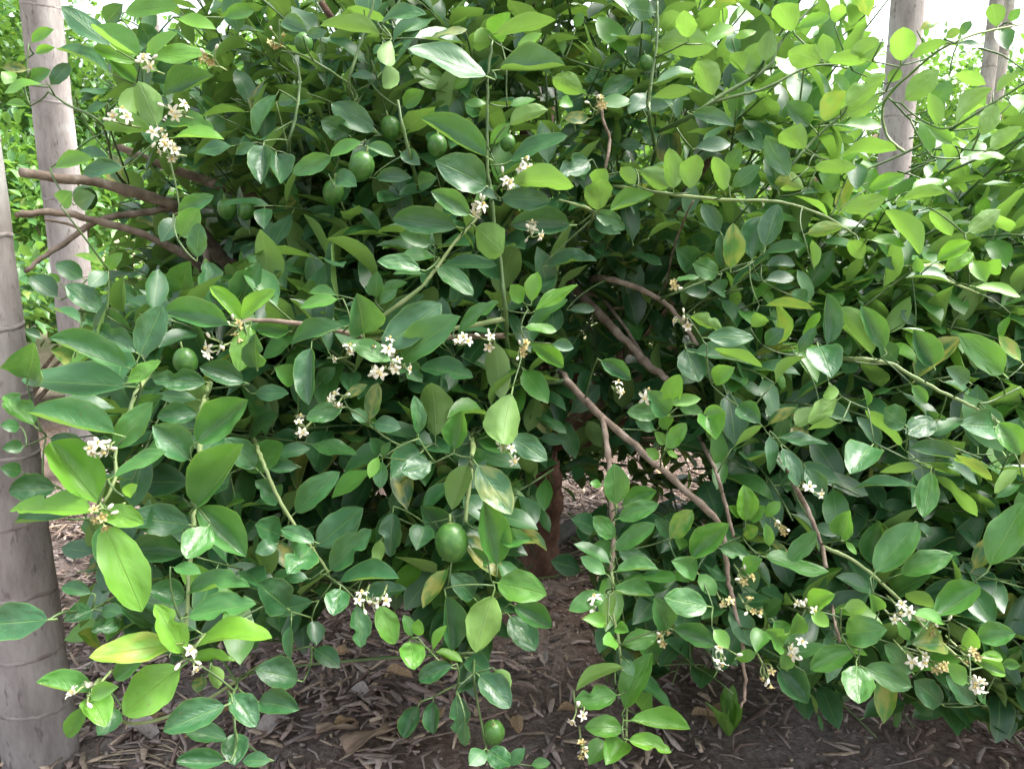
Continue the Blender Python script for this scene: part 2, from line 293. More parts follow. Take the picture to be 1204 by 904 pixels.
# leaves read off the photograph, sixteen tiles of 300 x 225 photo pixels, written at four times their size:
# base x, base y, tip x, tip y, width, tone 0-100 (leaf youth, plus backlight put into the colour of right-hand undersides), layer (0 front), u = underside seen
LEAVES = {
(0, 0): '''650 265 435 135 75 80 0;690 255 840 155 60 85 0;715 275 1000 250 75 85 0;640 295 440 225 80 80 1;650 390 500 265 75 60 1;660 300 745 335 50 90 0;700 370 910 300 110 20 2
740 590 650 385 130 55 0u;640 410 600 550 90 70 1u;775 450 1010 360 95 25 1;740 240 660 110 120 15 2;520 215 290 30 110 20 1;720 620 470 610 80 75 1u;760 590 1010 610 80 70 1;820 650 1060 660 45 80 0
500 340 270 235 60 30 1;240 400 330 300 70 20 1;200 400 20 440 40 70 0;130 330 10 320 50 20 1;130 385 240 330 60 50 1;60 340 20 400 60 90 1;150 200 255 140 50 80 1;170 250 260 225 40 80 1;130 500 30 490 40 80 1
580 790 390 820 80 25 0;260 790 440 750 70 85 1;370 720 510 745 50 25 1;840 90 1020 140 60 80 1;1060 80 1204 50 70 60 1;590 60 840 30 90 75 2;500 110 580 20 80 20 2;970 520 1060 640 70 50 2;1090 690 930 720 60 25 1;1204 680 1110 730 50 30 1
370 430 500 440 30 30 2;380 490 480 440 30 20 2;500 490 410 530 40 20 2''',
(1, 0): '''585 160 305 125 75 25 0u;600 100 810 70 60 30 0;650 200 790 100 50 20 1;830 180 1000 140 40 20 1;640 190 620 310 90 30 0u;620 300 640 420 90 30 1u;1090 360 720 230 110 35 0;1140 190 1030 200 100 75 1u;1130 180 1204 60 120 50 1
1090 740 780 560 110 35 0;1090 880 850 760 170 25 0;940 440 720 310 80 75 2;900 440 830 320 60 80 2;940 420 1010 370 50 85 2;1090 490 990 490 40 70 1;560 620 360 490 120 30 1;440 640 310 570 110 15 1;500 670 350 740 60 55 0;360 740 175 820 90 40 0
530 690 660 740 60 40 0;40 690 30 870 110 15 0;100 730 120 870 120 15 1;100 450 0 640 70 35 0;110 480 200 470 60 20 1;130 100 250 150 80 20 0;240 170 340 150 50 20 0;560 370 450 360 40 20 1;700 500 800 430 80 50 1;840 470 900 560 90 15 2;480 480 560 430 100 20 2
1110 680 1204 580 60 60 0;380 830 480 880 90 30 1;770 870 860 840 80 30 1;690 720 780 780 70 20 1;570 840 740 840 70 12 1''',
(2, 0): '''-70 160 215 95 80 35 0u;-50 330 260 310 80 20 0;30 240 150 160 50 90 1;0 310 130 240 60 85 1;0 590 180 520 80 55 0u;0 760 270 640 80 25 0;0 500 120 470 40 60 1;340 440 200 370 100 75 1u;10 860 300 880 110 55 0u;370 760 230 830 110 20 1
440 890 400 800 90 60 0u;590 870 520 790 70 60 0u;610 810 750 880 100 50 0u;770 890 750 700 100 65 0u;850 890 880 730 110 65 0u;1010 900 960 740 80 65 0u;1030 800 1085 700 80 35 1;1050 880 1180 780 80 30 1;860 540 1060 600 70 20 0;670 460 860 430 60 30 0u
690 390 880 345 40 40 0;960 450 880 290 120 40 0u;700 200 960 230 140 40 1u;840 180 820 50 110 65 0u;920 200 1060 130 70 85 0;1060 180 1160 150 40 85 1;1110 350 1180 200 100 45 1u;1100 340 1050 250 80 40 1u;1090 400 1040 350 70 30 1
680 60 550 40 90 25 1;720 150 800 60 110 35 1u;670 120 590 270 100 35 2;430 450 580 380 90 30 1;580 480 420 490 60 50 1;640 440 560 540 80 20 1;750 500 600 520 60 15 1;800 460 790 560 50 20 1;520 680 620 690 60 20 2;680 600 640 680 80 20 2
310 130 340 60 50 50 2;250 260 190 150 40 80 2;430 320 560 260 60 30 2;880 700 1040 680 70 20 1;370 560 250 560 60 40 1;290 480 230 500 60 70 1''',
(3, 0): '''130 150 60 20 120 70 0u;150 130 310 80 60 75 0;330 110 360 20 80 80 1u;0 290 30 140 90 40 0u;260 290 110 240 120 70 0u;290 290 270 160 80 50 1u;540 190 400 250 70 75 0u;480 290 300 280 70 80 0u;430 320 565 200 60 70 1u;690 270 860 200 60 90 0u
640 290 650 130 120 90 1u;580 390 640 330 70 40 1u;660 470 820 330 110 80 0u;800 500 870 380 90 45 1;820 590 770 440 70 80 0u;900 580 1070 420 80 60 0u;1090 490 1020 640 90 60 0u;1060 700 1210 600 80 65 0u;890 350 1040 400 60 85 0u;1090 430 1204 350 50 80 0u
380 500 570 350 110 90 0u;380 540 540 460 100 75 0u;270 570 380 430 130 85 0u;390 440 320 350 50 85 0;190 700 80 620 120 65 0u;210 590 100 480 100 30 1;370 590 550 600 60 75 1;340 750 620 710 60 85 0u;230 790 430 790 70 80 0u;110 830 0 640 100 35 0
60 900 20 700 110 25 0;180 890 50 850 90 70 0u;350 880 250 820 90 70 1;420 770 430 900 90 30 1;490 890 660 830 70 85 0;690 900 840 850 60 85 0;780 720 740 560 70 70 1;880 680 760 590 60 80 1;930 740 1040 680 70 70 1;970 750 1130 740 40 80 1
1090 130 1070 20 80 40 1u;1110 140 1140 240 80 40 1;1150 100 1204 40 60 50 1;850 180 920 140 60 30 0u;930 170 970 100 50 35 0;910 210 1020 225 30 30 0;730 140 840 100 40 70 1''',
(0, 1): '''1130 610 990 450 80 95 0;1140 600 1300 465 80 95 0;1180 640 1130 850 120 90 0;1030 570 970 330 140 30 1;1130 540 1230 340 140 30 1;1080 630 770 570 130 40 0;1030 600 830 530 80 30 1;660 770 770 540 140 30 0;640 760 440 650 120 25 1;620 660 400 590 110 35 2
600 830 230 690 120 35 0;130 880 160 710 165 30 0;600 900 760 800 70 70 0;600 920 100 890 150 25 0;970 900 720 890 110 30 1;1150 900 940 830 110 20 1;820 490 740 400 110 40 2;850 470 900 330 130 35 2;710 520 640 460 80 30 3;480 570 310 440 110 25 1
270 500 140 400 100 20 2;390 410 260 340 90 25 2;500 370 580 290 60 70 1;490 350 350 300 40 70 1;280 430 230 390 40 90 2;500 380 420 450 80 25 1;700 570 450 500 60 30 3;840 100 1010 20 80 35 0;850 210 940 80 110 40 0;840 130 760 240 90 20 1
930 310 940 150 90 30 0;290 60 340 0 80 35 0;360 60 450 20 90 25 1;340 780 240 750 110 30 1;250 560 380 620 40 30 1''',
(1, 1): '''1010 110 830 0 100 35 0;950 170 650 130 130 25 0;830 250 680 200 90 50 1;1040 170 1170 290 150 55 0u;1140 40 980 0 50 30 0;780 370 575 330 80 40 0;850 310 690 300 60 45 0;790 390 650 390 40 50 1;860 360 1030 490 90 40 0;880 350 1140 350 70 20 1
600 740 880 530 170 30 0;690 800 970 590 150 35 0;600 680 800 490 100 30 1;960 670 1150 520 70 45 0;510 670 480 480 170 20 0;570 500 580 380 80 35 1;590 530 670 460 60 40 1;590 460 720 430 50 60 1;380 490 250 480 50 60 1;390 510 210 550 60 65 0;420 640 170 720 90 40 0
160 660 0 650 100 50 1;640 800 430 710 90 45 0;470 700 330 660 50 50 1;265 740 255 1010 105 20 0;190 900 90 830 100 60 1;310 900 380 830 70 35 1;10 830 0 670 110 25 0;670 810 790 900 100 35 1;780 830 1030 880 100 30 1;250 400 140 380 60 30 3;210 590 80 540 70 15 2
360 370 260 400 50 20 3;270 240 190 240 50 25 4;380 240 290 270 60 20 4;110 300 60 260 50 25 4;540 80 400 130 50 20 4''',
(2, 1): '''-40 30 190 50 110 20 0;280 160 0 160 130 15 1;400 100 540 180 80 40 0;400 130 520 200 90 20 1;410 90 430 -60 130 70 0u;470 95 680 15 70 80 0;180 350 410 330 70 20 1;100 520 130 380 80 90 0;60 520 0 440 80 70 0;120 560 320 440 60 80 0;100 640 270 510 70 60 1
70 640 220 660 50 75 0;90 720 250 830 80 70 0;200 720 300 740 60 35 0;430 800 570 890 80 30 0;280 560 400 560 50 20 2;680 200 790 180 90 25 3;420 280 640 300 70 25 3;860 350 780 270 120 20 1;870 270 960 250 140 15 2;990 190 900 60 80 25 1
1040 360 1050 150 100 50 0;1000 360 990 200 80 30 1;1140 320 1190 120 120 25 0;980 390 860 340 100 40 0;930 480 820 470 70 25 1;1010 470 930 450 80 20 1;780 420 890 405 30 45 0;850 590 1000 660 70 60 0u;930 690 1150 690 90 30 0;1140 640 1204 590 80 60 0u
870 760 1160 820 100 35 1;960 740 1190 830 50 65 0u;830 740 890 900 130 25 1;960 900 1060 830 90 90 0''',
(3, 1): '''370 90 570 30 90 70 0u;640 50 850 10 60 85 0u;560 90 730 300 90 85 0u;780 90 880 210 80 80 0u;960 190 1110 90 90 60 0u;200 200 370 170 70 65 0u;0 260 60 60 110 25 0;230 360 220 230 50 60 0u;460 320 400 230 80 70 0u;500 230 660 260 50 80 0;810 330 970 240 80 90 0
850 380 980 290 80 95 0;980 330 1040 430 80 95 0;1060 390 1110 320 80 80 1;990 450 1204 500 50 95 0;870 430 660 410 40 30 0;720 390 710 310 50 80 0;730 360 850 360 40 80 0;0 290 190 260 60 30 1;0 350 140 350 60 15 1;0 420 140 410 60 20 1;210 520 150 370 60 40 1
290 720 290 480 90 30 0;500 770 330 550 90 55 0u;560 740 450 540 100 35 0;200 520 120 480 80 30 1;0 540 230 560 40 60 0u;250 730 310 880 150 25 0;790 820 700 650 120 30 0;1120 860 910 670 130 60 0;1090 870 950 740 60 85 0;1204 800 1100 680 60 80 0;1150 590 1110 700 40 70 1
700 630 640 560 50 20 1;50 900 190 780 40 75 0u;160 760 240 640 60 30 1;0 720 90 650 80 30 1;960 900 850 830 80 30 0;720 530 700 440 60 30 2;620 800 530 710 90 35 1;660 350 530 330 60 30 1''',
(0, 2): '''540 240 130 140 120 40 0;575 150 220 90 80 25 1;540 310 720 90 120 50 0;650 150 770 60 100 45 1;160 200 20 60 110 55 0;930 280 1170 80 170 40 0;930 80 710 60 60 25 1;930 150 740 160 100 20 1;890 360 720 200 150 25 0;540 440 785 325 70 50 0;470 570 240 280 200 80 0
430 610 50 600 120 90 0;350 620 70 660 90 35 1;480 600 680 665 110 95 0;490 670 670 1080 200 75 0;590 530 650 480 60 90 0;260 500 40 510 130 20 1;890 470 590 480 170 15 2;890 670 610 630 150 25 1;870 810 620 790 150 30 1;450 800 290 780 90 10 2;920 580 1150 290 170 40 0
930 590 1160 820 160 40 0;980 680 880 830 150 45 0;1204 400 1060 260 120 35 1;240 260 420 330 80 25 1;100 420 0 400 90 25 1;110 300 10 310 80 30 1;90 210 0 200 80 25 1;820 870 950 900 60 40 0''',
(1, 2): '''-60 400 135 290 140 50 1;100 340 260 310 70 25 1;200 400 60 400 70 30 1;190 610 400 420 120 35 0;290 765 510 590 150 30 0;355 880 550 690 130 35 0;110 560 0 460 110 25 1;280 750 120 690 80 30 0;120 720 0 670 130 30 1;260 780 150 900 160 30 0;100 760 0 800 80 30 1
410 120 240 170 90 40 0;430 70 530 10 50 45 0;0 50 160 50 80 30 1;530 180 450 130 60 35 0;540 170 580 0 80 30 0;560 190 690 215 80 20 0;270 290 480 340 70 35 1;400 340 520 450 100 15 2;320 300 310 430 100 20 2;580 350 540 450 55 85 0;590 330 540 260 70 30 1
600 370 590 500 70 35 0;600 340 640 280 40 30 0;640 600 740 470 80 20 1;650 610 640 820 110 15 0;800 680 760 790 120 15 1;900 730 780 580 130 15 1;580 860 590 740 60 55 0u;1000 390 930 600 120 40 0u;1050 390 1210 620 150 30 0;1080 560 1140 855 150 50 0;830 380 690 420 110 25 0
780 330 640 450 150 20 1;1030 350 1100 350 70 40 0;1160 740 1300 740 90 45 0;770 240 750 60 70 30 0;850 250 830 0 160 35 1u;940 310 980 130 110 50 0;1210 50 1170 290 170 50 0u''',
(2, 2): '''0 250 175 365 110 30 1;140 260 260 280 60 15 3;500 570 490 380 120 50 0;430 480 375 475 40 55 0;530 580 690 510 90 55 0;510 640 700 570 90 50 0;490 730 390 630 90 45 0;495 785 685 665 90 55 0;470 850 300 760 60 40 0;450 900 330 820 70 45 0;480 800 380 770 80 40 1
510 790 680 870 90 35 1;500 890 700 880 60 50 0;760 730 860 600 100 55 0;750 720 680 640 70 35 1;855 820 1035 665 120 50 0;880 900 760 840 100 45 0;990 780 1140 820 80 45 0;740 110 800 -40 100 90 0;740 150 650 40 110 35 0;710 140 550 140 90 50 0;680 220 590 180 60 30 1
750 100 900 75 60 80 0;800 120 910 140 60 60 1;910 150 1020 145 70 75 0;930 165 970 270 120 60 0;740 310 830 190 80 65 0;740 220 720 130 70 60 0;730 290 680 230 50 80 0;700 360 640 310 50 80 0;740 320 790 355 30 90 0;1040 270 960 400 110 15 2;1075 110 1180 190 100 35 0
1060 300 1190 200 40 75 0u;1110 650 1100 480 100 80 0;1130 650 1204 580 70 70 0;1090 630 1030 580 50 70 0;1100 720 1170 680 70 60 0;1100 880 1190 830 80 55 0;330 880 190 840 100 10 3''',
(3, 2): '''340 80 200 190 90 75 0u;300 10 310 80 70 60 0u;340 190 200 220 40 60 0u;240 120 140 200 80 50 1u;10 200 160 120 50 20 0;60 260 295 290 50 20 0;20 250 20 430 60 20 0;80 310 150 490 80 25 0;190 400 280 550 90 25 0;70 420 60 540 90 10 2;150 560 230 650 80 20 2
500 300 400 430 150 30 0;640 300 470 130 60 60 0u;480 110 455 20 30 65 0;660 200 560 120 110 25 0;540 300 430 160 70 25 1;800 180 660 240 110 20 1;850 270 760 130 90 20 1;900 350 680 310 80 20 0;880 340 1070 460 60 65 0u;720 400 540 420 50 50 0u;700 370 920 440 40 60 0u
830 370 1000 480 50 25 0;780 420 745 635 100 50 0;810 440 1000 630 60 70 0u;1075 210 920 200 140 30 0;1100 190 1204 340 120 60 0;1190 410 1080 520 60 80 0u;1204 480 1090 540 50 40 1;1060 860 1230 560 150 45 0;520 890 720 660 150 40 0;510 860 540 650 110 35 1;360 730 400 600 100 50 0
640 900 885 810 110 45 0;110 840 240 700 90 45 0;0 820 300 890 80 50 0;0 630 70 560 60 70 0;20 770 0 660 50 60 0;240 670 340 720 60 20 1;440 580 570 560 80 8 3;600 620 700 560 80 8 3;380 750 430 810 30 75 0;720 660 790 720 40 20 1;690 10 760 100 60 60 0''',
(0, 3): '''820 330 420 390 130 95 0;860 370 730 140 130 95 0;910 340 1285 300 100 95 0;900 400 1110 410 60 90 0;850 440 580 660 200 95 0;1000 430 1030 540 70 80 1u;680 400 540 490 90 60 1;820 380 650 380 40 30 1;430 555 170 510 90 60 0;430 570 560 530 80 80 0;420 580 500 720 130 75 0
410 620 320 770 80 85 0;560 640 460 760 120 30 1;225 215 -100 240 170 20 0;890 80 1180 60 100 50 0;890 200 1210 140 120 45 0;870 120 700 70 120 35 1;740 240 540 130 110 25 1;560 220 430 270 120 20 1;430 170 300 220 110 20 1;430 90 290 60 70 25 1;480 170 580 180 70 30 1
1060 620 770 740 140 15 0;1070 780 870 740 90 25 1;1090 570 1210 720 120 20 0;1110 750 1110 900 130 20 0;1060 880 830 880 90 20 0;950 480 930 560 70 15 2''',
(1, 3): '''400 35 680 20 90 30 0;500 110 715 70 80 25 1;400 70 370 195 120 30 0;480 150 500 345 100 30 0;580 150 660 330 110 70 0;730 320 750 450 130 70 0;740 290 700 190 60 60 0;770 290 770 210 60 60 0;840 355 905 240 45 80 0;850 365 980 415 45 80 0;900 100 930 360 120 20 0
930 430 770 500 90 15 0;1030 110 920 0 110 15 1;1120 100 1040 370 160 75 0u;950 570 960 750 100 20 0;840 600 840 750 80 15 0;770 620 700 770 90 15 0;990 690 990 810 60 20 0;1040 440 960 560 120 10 1;1060 480 1204 630 130 12 0;1000 400 1110 470 100 15 1;1130 450 1204 540 70 65 0u
1080 830 1010 900 90 25 0;1100 830 1204 900 100 25 0;150 160 10 40 160 12 1;270 130 30 190 90 10 1;270 220 290 335 80 12 1;280 350 400 440 90 8 1;170 240 170 400 50 30 0;200 500 0 450 140 15 1;20 600 210 640 120 12 0;250 20 130 10 60 30 1;70 880 -60 880 70 20 0''',
(2, 3): '''-60 40 172 95 150 75 0;20 150 195 250 110 40 1;0 200 120 360 130 35 1;445 100 275 170 90 50 0;490 90 450 255 55 75 0u;480 80 680 100 70 50 0;600 60 780 20 110 40 1;445 230 340 210 70 70 0;500 250 560 270 60 60 0;500 310 440 330 80 65 0;930 150 725 110 130 40 0
740 260 680 110 110 40 0;530 330 700 290 90 60 0;690 410 590 250 110 45 1;540 630 670 370 120 60 0;535 440 310 550 60 75 0u;500 570 300 610 110 60 0;620 640 670 560 100 50 1;570 690 850 730 90 75 0;560 780 760 840 80 85 0;530 730 350 720 100 70 0;540 790 450 900 120 70 0
450 790 370 900 100 55 1;770 260 970 330 100 40 0;960 260 1030 350 70 85 0;890 0 970 100 80 55 0;780 -10 860 30 70 60 0;1040 160 1140 340 110 35 1;1070 400 1160 370 60 75 0;1204 270 1160 370 90 60 0;920 440 900 540 120 10 2;0 900 70 820 60 30 0;100 900 190 890 50 50 0;530 400 580 480 60 40 0''',
(3, 3): '''205 150 330 95 100 90 0;215 180 300 245 70 95 0;370 160 480 150 80 80 0u;530 170 490 90 70 65 0;380 280 575 260 150 40 0;420 360 210 450 110 50 0;330 310 160 470 110 35 1;430 430 440 610 160 50 0;470 440 690 530 120 40 0;800 200 1010 55 130 50 0;800 160 660 90 70 70 0u
840 230 700 190 60 60 0;900 210 1110 240 60 15 1;1000 300 1180 280 110 50 0;960 370 960 250 80 85 0;970 400 1130 470 80 85 0;1010 390 1120 400 50 80 0;950 510 860 420 80 65 0;1120 420 1204 430 60 50 1;840 330 690 330 120 40 0;690 460 560 330 110 35 1;680 310 620 220 50 60 0
830 610 700 500 120 20 1;990 600 850 480 110 25 1;1040 610 990 530 40 40 1;70 450 200 610 140 25 1;100 450 90 350 70 65 0;40 220 140 330 90 60 0;150 280 150 180 80 55 0;80 330 0 260 110 60 0;0 190 80 120 80 35 1;330 290 210 280 50 30 2;490 80 330 10 70 25 1'''}

BUSH_BASE = ground_at(638, 690)
bush = empty('lime_bush', tuple(BUSH_BASE), 'large leafy lime bush with green fruit and white blossom spreading low over brown soil', 'bush')
# --- stems from the trunk into the crown (world metres)
bx, by = BUSH_BASE[0], BUSH_BASE[1]
skel_p = []; skel_r = []
def skeleton(pts, rad):
    for p_, r_ in zip(pts, rad): skel_p.append(p_); skel_r.append(r_)
def stem(name, pts, r0, r1, mat, sides=9, n=7, parent=bush, wob=.05):
    L = smooth_line(pts, n); rad = np.linspace(r0, r1, len(L)); kk = np.arange(len(L))
    rad = rad * (1 + .10 * np.sin(kk * 1.1 + len(pts)) * np.sin(kk * .43 + r0 * 900) + .16 * (rng.random(len(L)) < .12)); L = L + rng.normal(0, .10 * min(r0, .012), L.shape) * (kk > 0)[:, None]
    t = Tubes(); t.add(L, rad, sides, wob); o = link(name, t.mesh(name, mat), parent); skeleton(L, rad); return o
fork = np.array([bx + .0, by - .03, .40])
stem('trunk', [(bx, by, -.08), (bx - .01, by, .12), (bx + .005, by - .01, .26), tuple(fork)], .058, .046, M_TRUNK, 14)
ST = [(-.85, 1.75, 1.25, .020), (-.45, 1.95, 1.60, .017), (-.08, 1.55, 1.15, .013), (.05, 1.95, 1.75, .018), (.50, 1.60, 1.05, .014), (.65, 1.95, 1.50, .017),
      (1.20, 1.75, 1.00, .018), (.15, 2.85, 1.55, .020), (-.95, 2.60, 1.30, .018), (1.15, 2.60, 1.35, .018), (-.65, 1.45, .72, .013), (.60, 1.50, .62, .012), (-.25, 1.45, .66, .011), (1.15, 1.55, .62, .012)]
for k, (x, y, z, r_) in enumerate(ST):
    mid = fork * .55 + np.array([x, y, z]) * .45 + np.array([0, 0, .16 if z > .9 else .10]) + rng.normal(0, .03, 3)
    q1 = fork * .85 + mid * .15 + np.array([0, 0, .05])
    stem('branch', [tuple(fork + rng.normal(0, .01, 3)), tuple(q1), tuple(mid), (x, y, z)], r_ * 1.25, r_ * .4, M_TRUNK if k not in (0, 6) else M_BARK)
# --- branches seen in the photograph: points are photo x, y and depth; the first point is the end toward the trunk
def seen(pts, r0, r1, mat, name='branch'):
    P = [at(*q) for q in pts]
    A = np.array(skel_p); d = np.linalg.norm(A - P[0], axis=1) + .35 * np.maximum(0, (C - A) @ -F * -1 * 0)
    back = (A - C) @ F >= (P[0] - C) @ F - .02
    d = np.where(back, d, d + 10); k = int(np.argmin(d))
    if d[k] > .02:
        midp = (A[k] + P[0]) / 2 + (P[0] - P[1]) * .25
        P = [A[k], midp] + P
        r0 = min(max(r0 * 1.1, r0), max(skel_r[k], r0))
    return stem(name, P, r0, r1, mat, 8, 6)
D = lambda x, y, o=0.: (x, y, float(depth(x, y)) + .05 + o)
seen([(410, 336, 1.95), (330, 330, 1.85), (275, 314, 1.75), (246, 287, 1.68), (225, 258, 1.6), (205, 243, 1.52), (178, 233, 1.48), (110, 214, 1.40), (22, 203, 1.3)], .021, .0075, M_BARK)
seen([(240, 318, 1.6), (222, 302, 1.52), (170, 277, 1.45), (112, 259, 1.40), (66, 250, 1.36), (20, 252, 1.3)], .008, .0055, M_BARK)
seen([(207, 244, 1.53), (160, 251, 1.46), (122, 257, 1.43), (98, 270, 1.41), (70, 290, 1.39), (48, 304, 1.37), (30, 320, 1.35)], .0065, .004, M_BARK)
seen([(98, 271, 1.41), (80, 264, 1.40), (52, 258, 1.38)], .003, .002, M_BARK)
seen([(640, 440, 1.75), (660, 440, 1.5), (670, 452, 1.38), (710, 492, 1.32), (754, 530, 1.28), (799, 570, 1.26), (844, 614, 1.24), (853, 650, 1.22), (856, 680, 1.21), (864, 717, 1.2), (874, 760, 1.19), (876, 814, 1.18), (871, 832, 1.17)], .0085, .0018, M_BARK)
seen([(709, 491, 1.32), (714, 525, 1.29), (717, 560, 1.27), (719, 600, 1.25), (721, 640, 1.24), (718, 672, 1.23)], .0052, .0032, M_BARK)
seen([(718, 668, 1.235), (721, 690, 1.22), (717, 705, 1.21), (726, 745, 1.2), (731, 785, 1.19), (735, 810, 1.18), (737, 834, 1.18), (736, 872, 1.17)], .0028, .0015, M_SHOOT2)
seen([(650, 310, 1.75), (686, 350, 1.6), (726, 390, 1.52), (759, 426, 1.48), (784, 446, 1.44)], .0095, .007, M_BARK)
seen([(690, 330, 1.7), (705, 327, 1.5), (740, 335, 1.46), (775, 352, 1.43), (795, 370, 1.41), (820, 406, 1.40)], .0065, .004, M_BARK)
seen([(708, 352, 1.62), (730, 378, 1.56), (752, 412, 1.52), (766, 436, 1.5)], .004, .003, M_BARK)
seen([(600, 420, 1.35), D(594, 365), D(589, 312), D(582, 267), D(577, 225), D(573, 195), D(573, 150), D(574, 90), D(579, 48)], .0042, .0018, M_SHOOT)
seen([(427, 398, 1.25), (440, 380, 1.2), D(490, 342), D(512, 317), D(535, 285), D(556, 262), D(566, 250)], .0036, .002, M_SHOOT2)
seen([(768, 190, 1.5), D(764, 142), D(763, 120), D(765, 100), D(772, 50), D(773, 2)], .0034, .0018, M_SHOOT)
seen([D(774, 155, .1), D(812, 137), D(844, 115), D(900, 82), D(915, 55), D(932, 32), D(962, 2)], .0042, .0018, M_SHOOT)
seen([D(835, 121), D(870, 112), D(900, 104), D(948, 80), D(985, 76)], .003, .0015, M_SHOOT)
seen([D(706, 230, .2), D(710, 207), D(717, 165), D(710, 145), D(706, 118)], .0035, .002, M_BARK)
seen([D(912, 225, .15), D(922, 205), D(957, 165), D(990, 135), D(1010, 118), D(1042, 108)], .0035, .0016, M_SHOOT)
seen([D(1100, 160, .2), D(1070, 140, .08), D(1045, 115)], .0026, .0014, M_SHOOT)
seen([D(1040, 120, .25), D(1082, 77, .1), D(1112, 55), D(1150, 40), D(1202, 29)], .003, .0015, M_SHOOT2)
seen([D(1125, 50, .02), D(1155, 58), D(1180, 66), D(1203, 82)], .002, .0012, M_SHOOT)
seen([(700, 215, 1.45), D(740, 222, .05), D(785, 228), D(850, 235), D(900, 236), D(937, 242), D(975, 257), D(1007, 277)], .0036, .0018, M_SHOOT2)
seen([(690, 275, 1.5), D(697, 250), D(675, 240), D(657, 235)], .0028, .0016, M_SHOOT2)
seen([D(775, 352, .12), D(785, 348), D(830, 330), D(850, 318), D(884, 308)], .0028, .0016, M_SHOOT)
seen([D(780, 340, .25), D(790, 300, .15), D(803, 262, .1), D(815, 236, .02)], .0024, .0016, M_BARK)
seen([(960, 430, 1.5), D(997, 422), D(1045, 427), D(1072, 442), D(1120, 467), D(1147, 480), D(1175, 497)], .004, .0022, M_SHOOT2)
seen([(915, 520, 1.55), D(932, 565), D(950, 600), D(965, 640), D(971, 668)], .0045, .003, M_BARK)
seen([D(967, 642, .01), D(1000, 657), D(1025, 675), D(1060, 707), D(1090, 740), D(1115, 762), D(1142, 787)], .003, .0016, M_SHOOT2)
seen([(1165, 500, 1.4), D(1150, 477), D(1165, 472), D(1200, 455)], .0026, .0014, M_SHOOT)
seen([D(1160, 350, .25), D(1150, 345, .05), D(1110, 328), D(1085, 318)], .003, .0018, M_SHOOT2)
seen([(262, 400, 1.5), (248, 445, 1.2), (239, 475, 1.08), D(234, 500), D(234, 550), D(228, 600), D(226, 635), D(222, 678), D(219, 730), D(217, 768)], .0040, .0022, M_SHOOT2)
seen([(215, 385, 1.4), (190, 420, 1.2), (172, 445, 1.1), D(160, 462), D(150, 490), D(136, 530), D(136, 560), D(122, 592)], .0036, .002, M_SHOOT2)
seen([(430, 398, 1.3), D(420, 394), D(360, 382), D(300, 376), D(276, 384)], .0048, .003, M_BARK)
seen([(360, 230, 1.6), D(340, 182, .05), D(347, 140), D(352, 105), D(350, 77), D(340, 62)], .0032, .0016, M_SHOOT)
seen([D(418, 180, .3), D(415, 120, .06), D(410, 97), D(422, 57), D(437, 10), D(440, -8)], .0036, .0018, M_SHOOT)
seen([D(411, 100, .06), D(382, 80), D(355, 65), D(330, 60)], .0026, .0014, M_SHOOT)
seen([D(500, 250, .3), D(489, 207, .05), D(475, 155), D(468, 118)], .0034, .002, M_SHOOT)
seen([D(450, 60, .1), D(448, 35), D(468, 5), D(474, -8)], .0026, .0018, M_SHOOT)
seen([D(560, 500, .25), D(556, 530), D(554, 550), D(550, 585), D(547, 614)], .0048, .0030, M_SHOOT2)
seen([D(560, 740, .25), D(557, 785), D(560, 818), D(567, 855), D(575, 898)], .0024, .0014, M_SHOOT)
seen([(275, 455, 1.45), (292, 500, 1.28), D(304, 530, .04), D(312, 550), D(327, 585), D(350, 622), D(368, 645), D(386, 672)], .0034, .002, M_SHOOT2)
seen([(135, 200, 1.5), D(120, 147), D(82, 125), D(57, 108)], .0026, .0015, M_SHOOT)
seen([(150, 210, 1.5), D(127, 145, .05), D(126, 122)], .0022, .0014, M_SHOOT)
seen([(820, 500, 1.6), D(840, 550), D(850, 582), D(860, 620), D(863, 632)], .0036, .0026, M_BARK)
seen([(975, 690, 1.35), D(980, 725), D(988, 755)], .0028, .002, M_BARK)
seen([(300, 790, 1.25), D(276, 812), D(274, 835), D(277, 862)], .0026, .0016, M_SHOOT)
seen([(150, 850, 1.2), (122, 800, 1.0), D(106, 815)], .003, .002, M_SHOOT2)
seen([(170, 690, 1.2), (110, 715, .98), (75, 720, .9), (57, 728, .88)], .002, .0014, M_SHOOT)

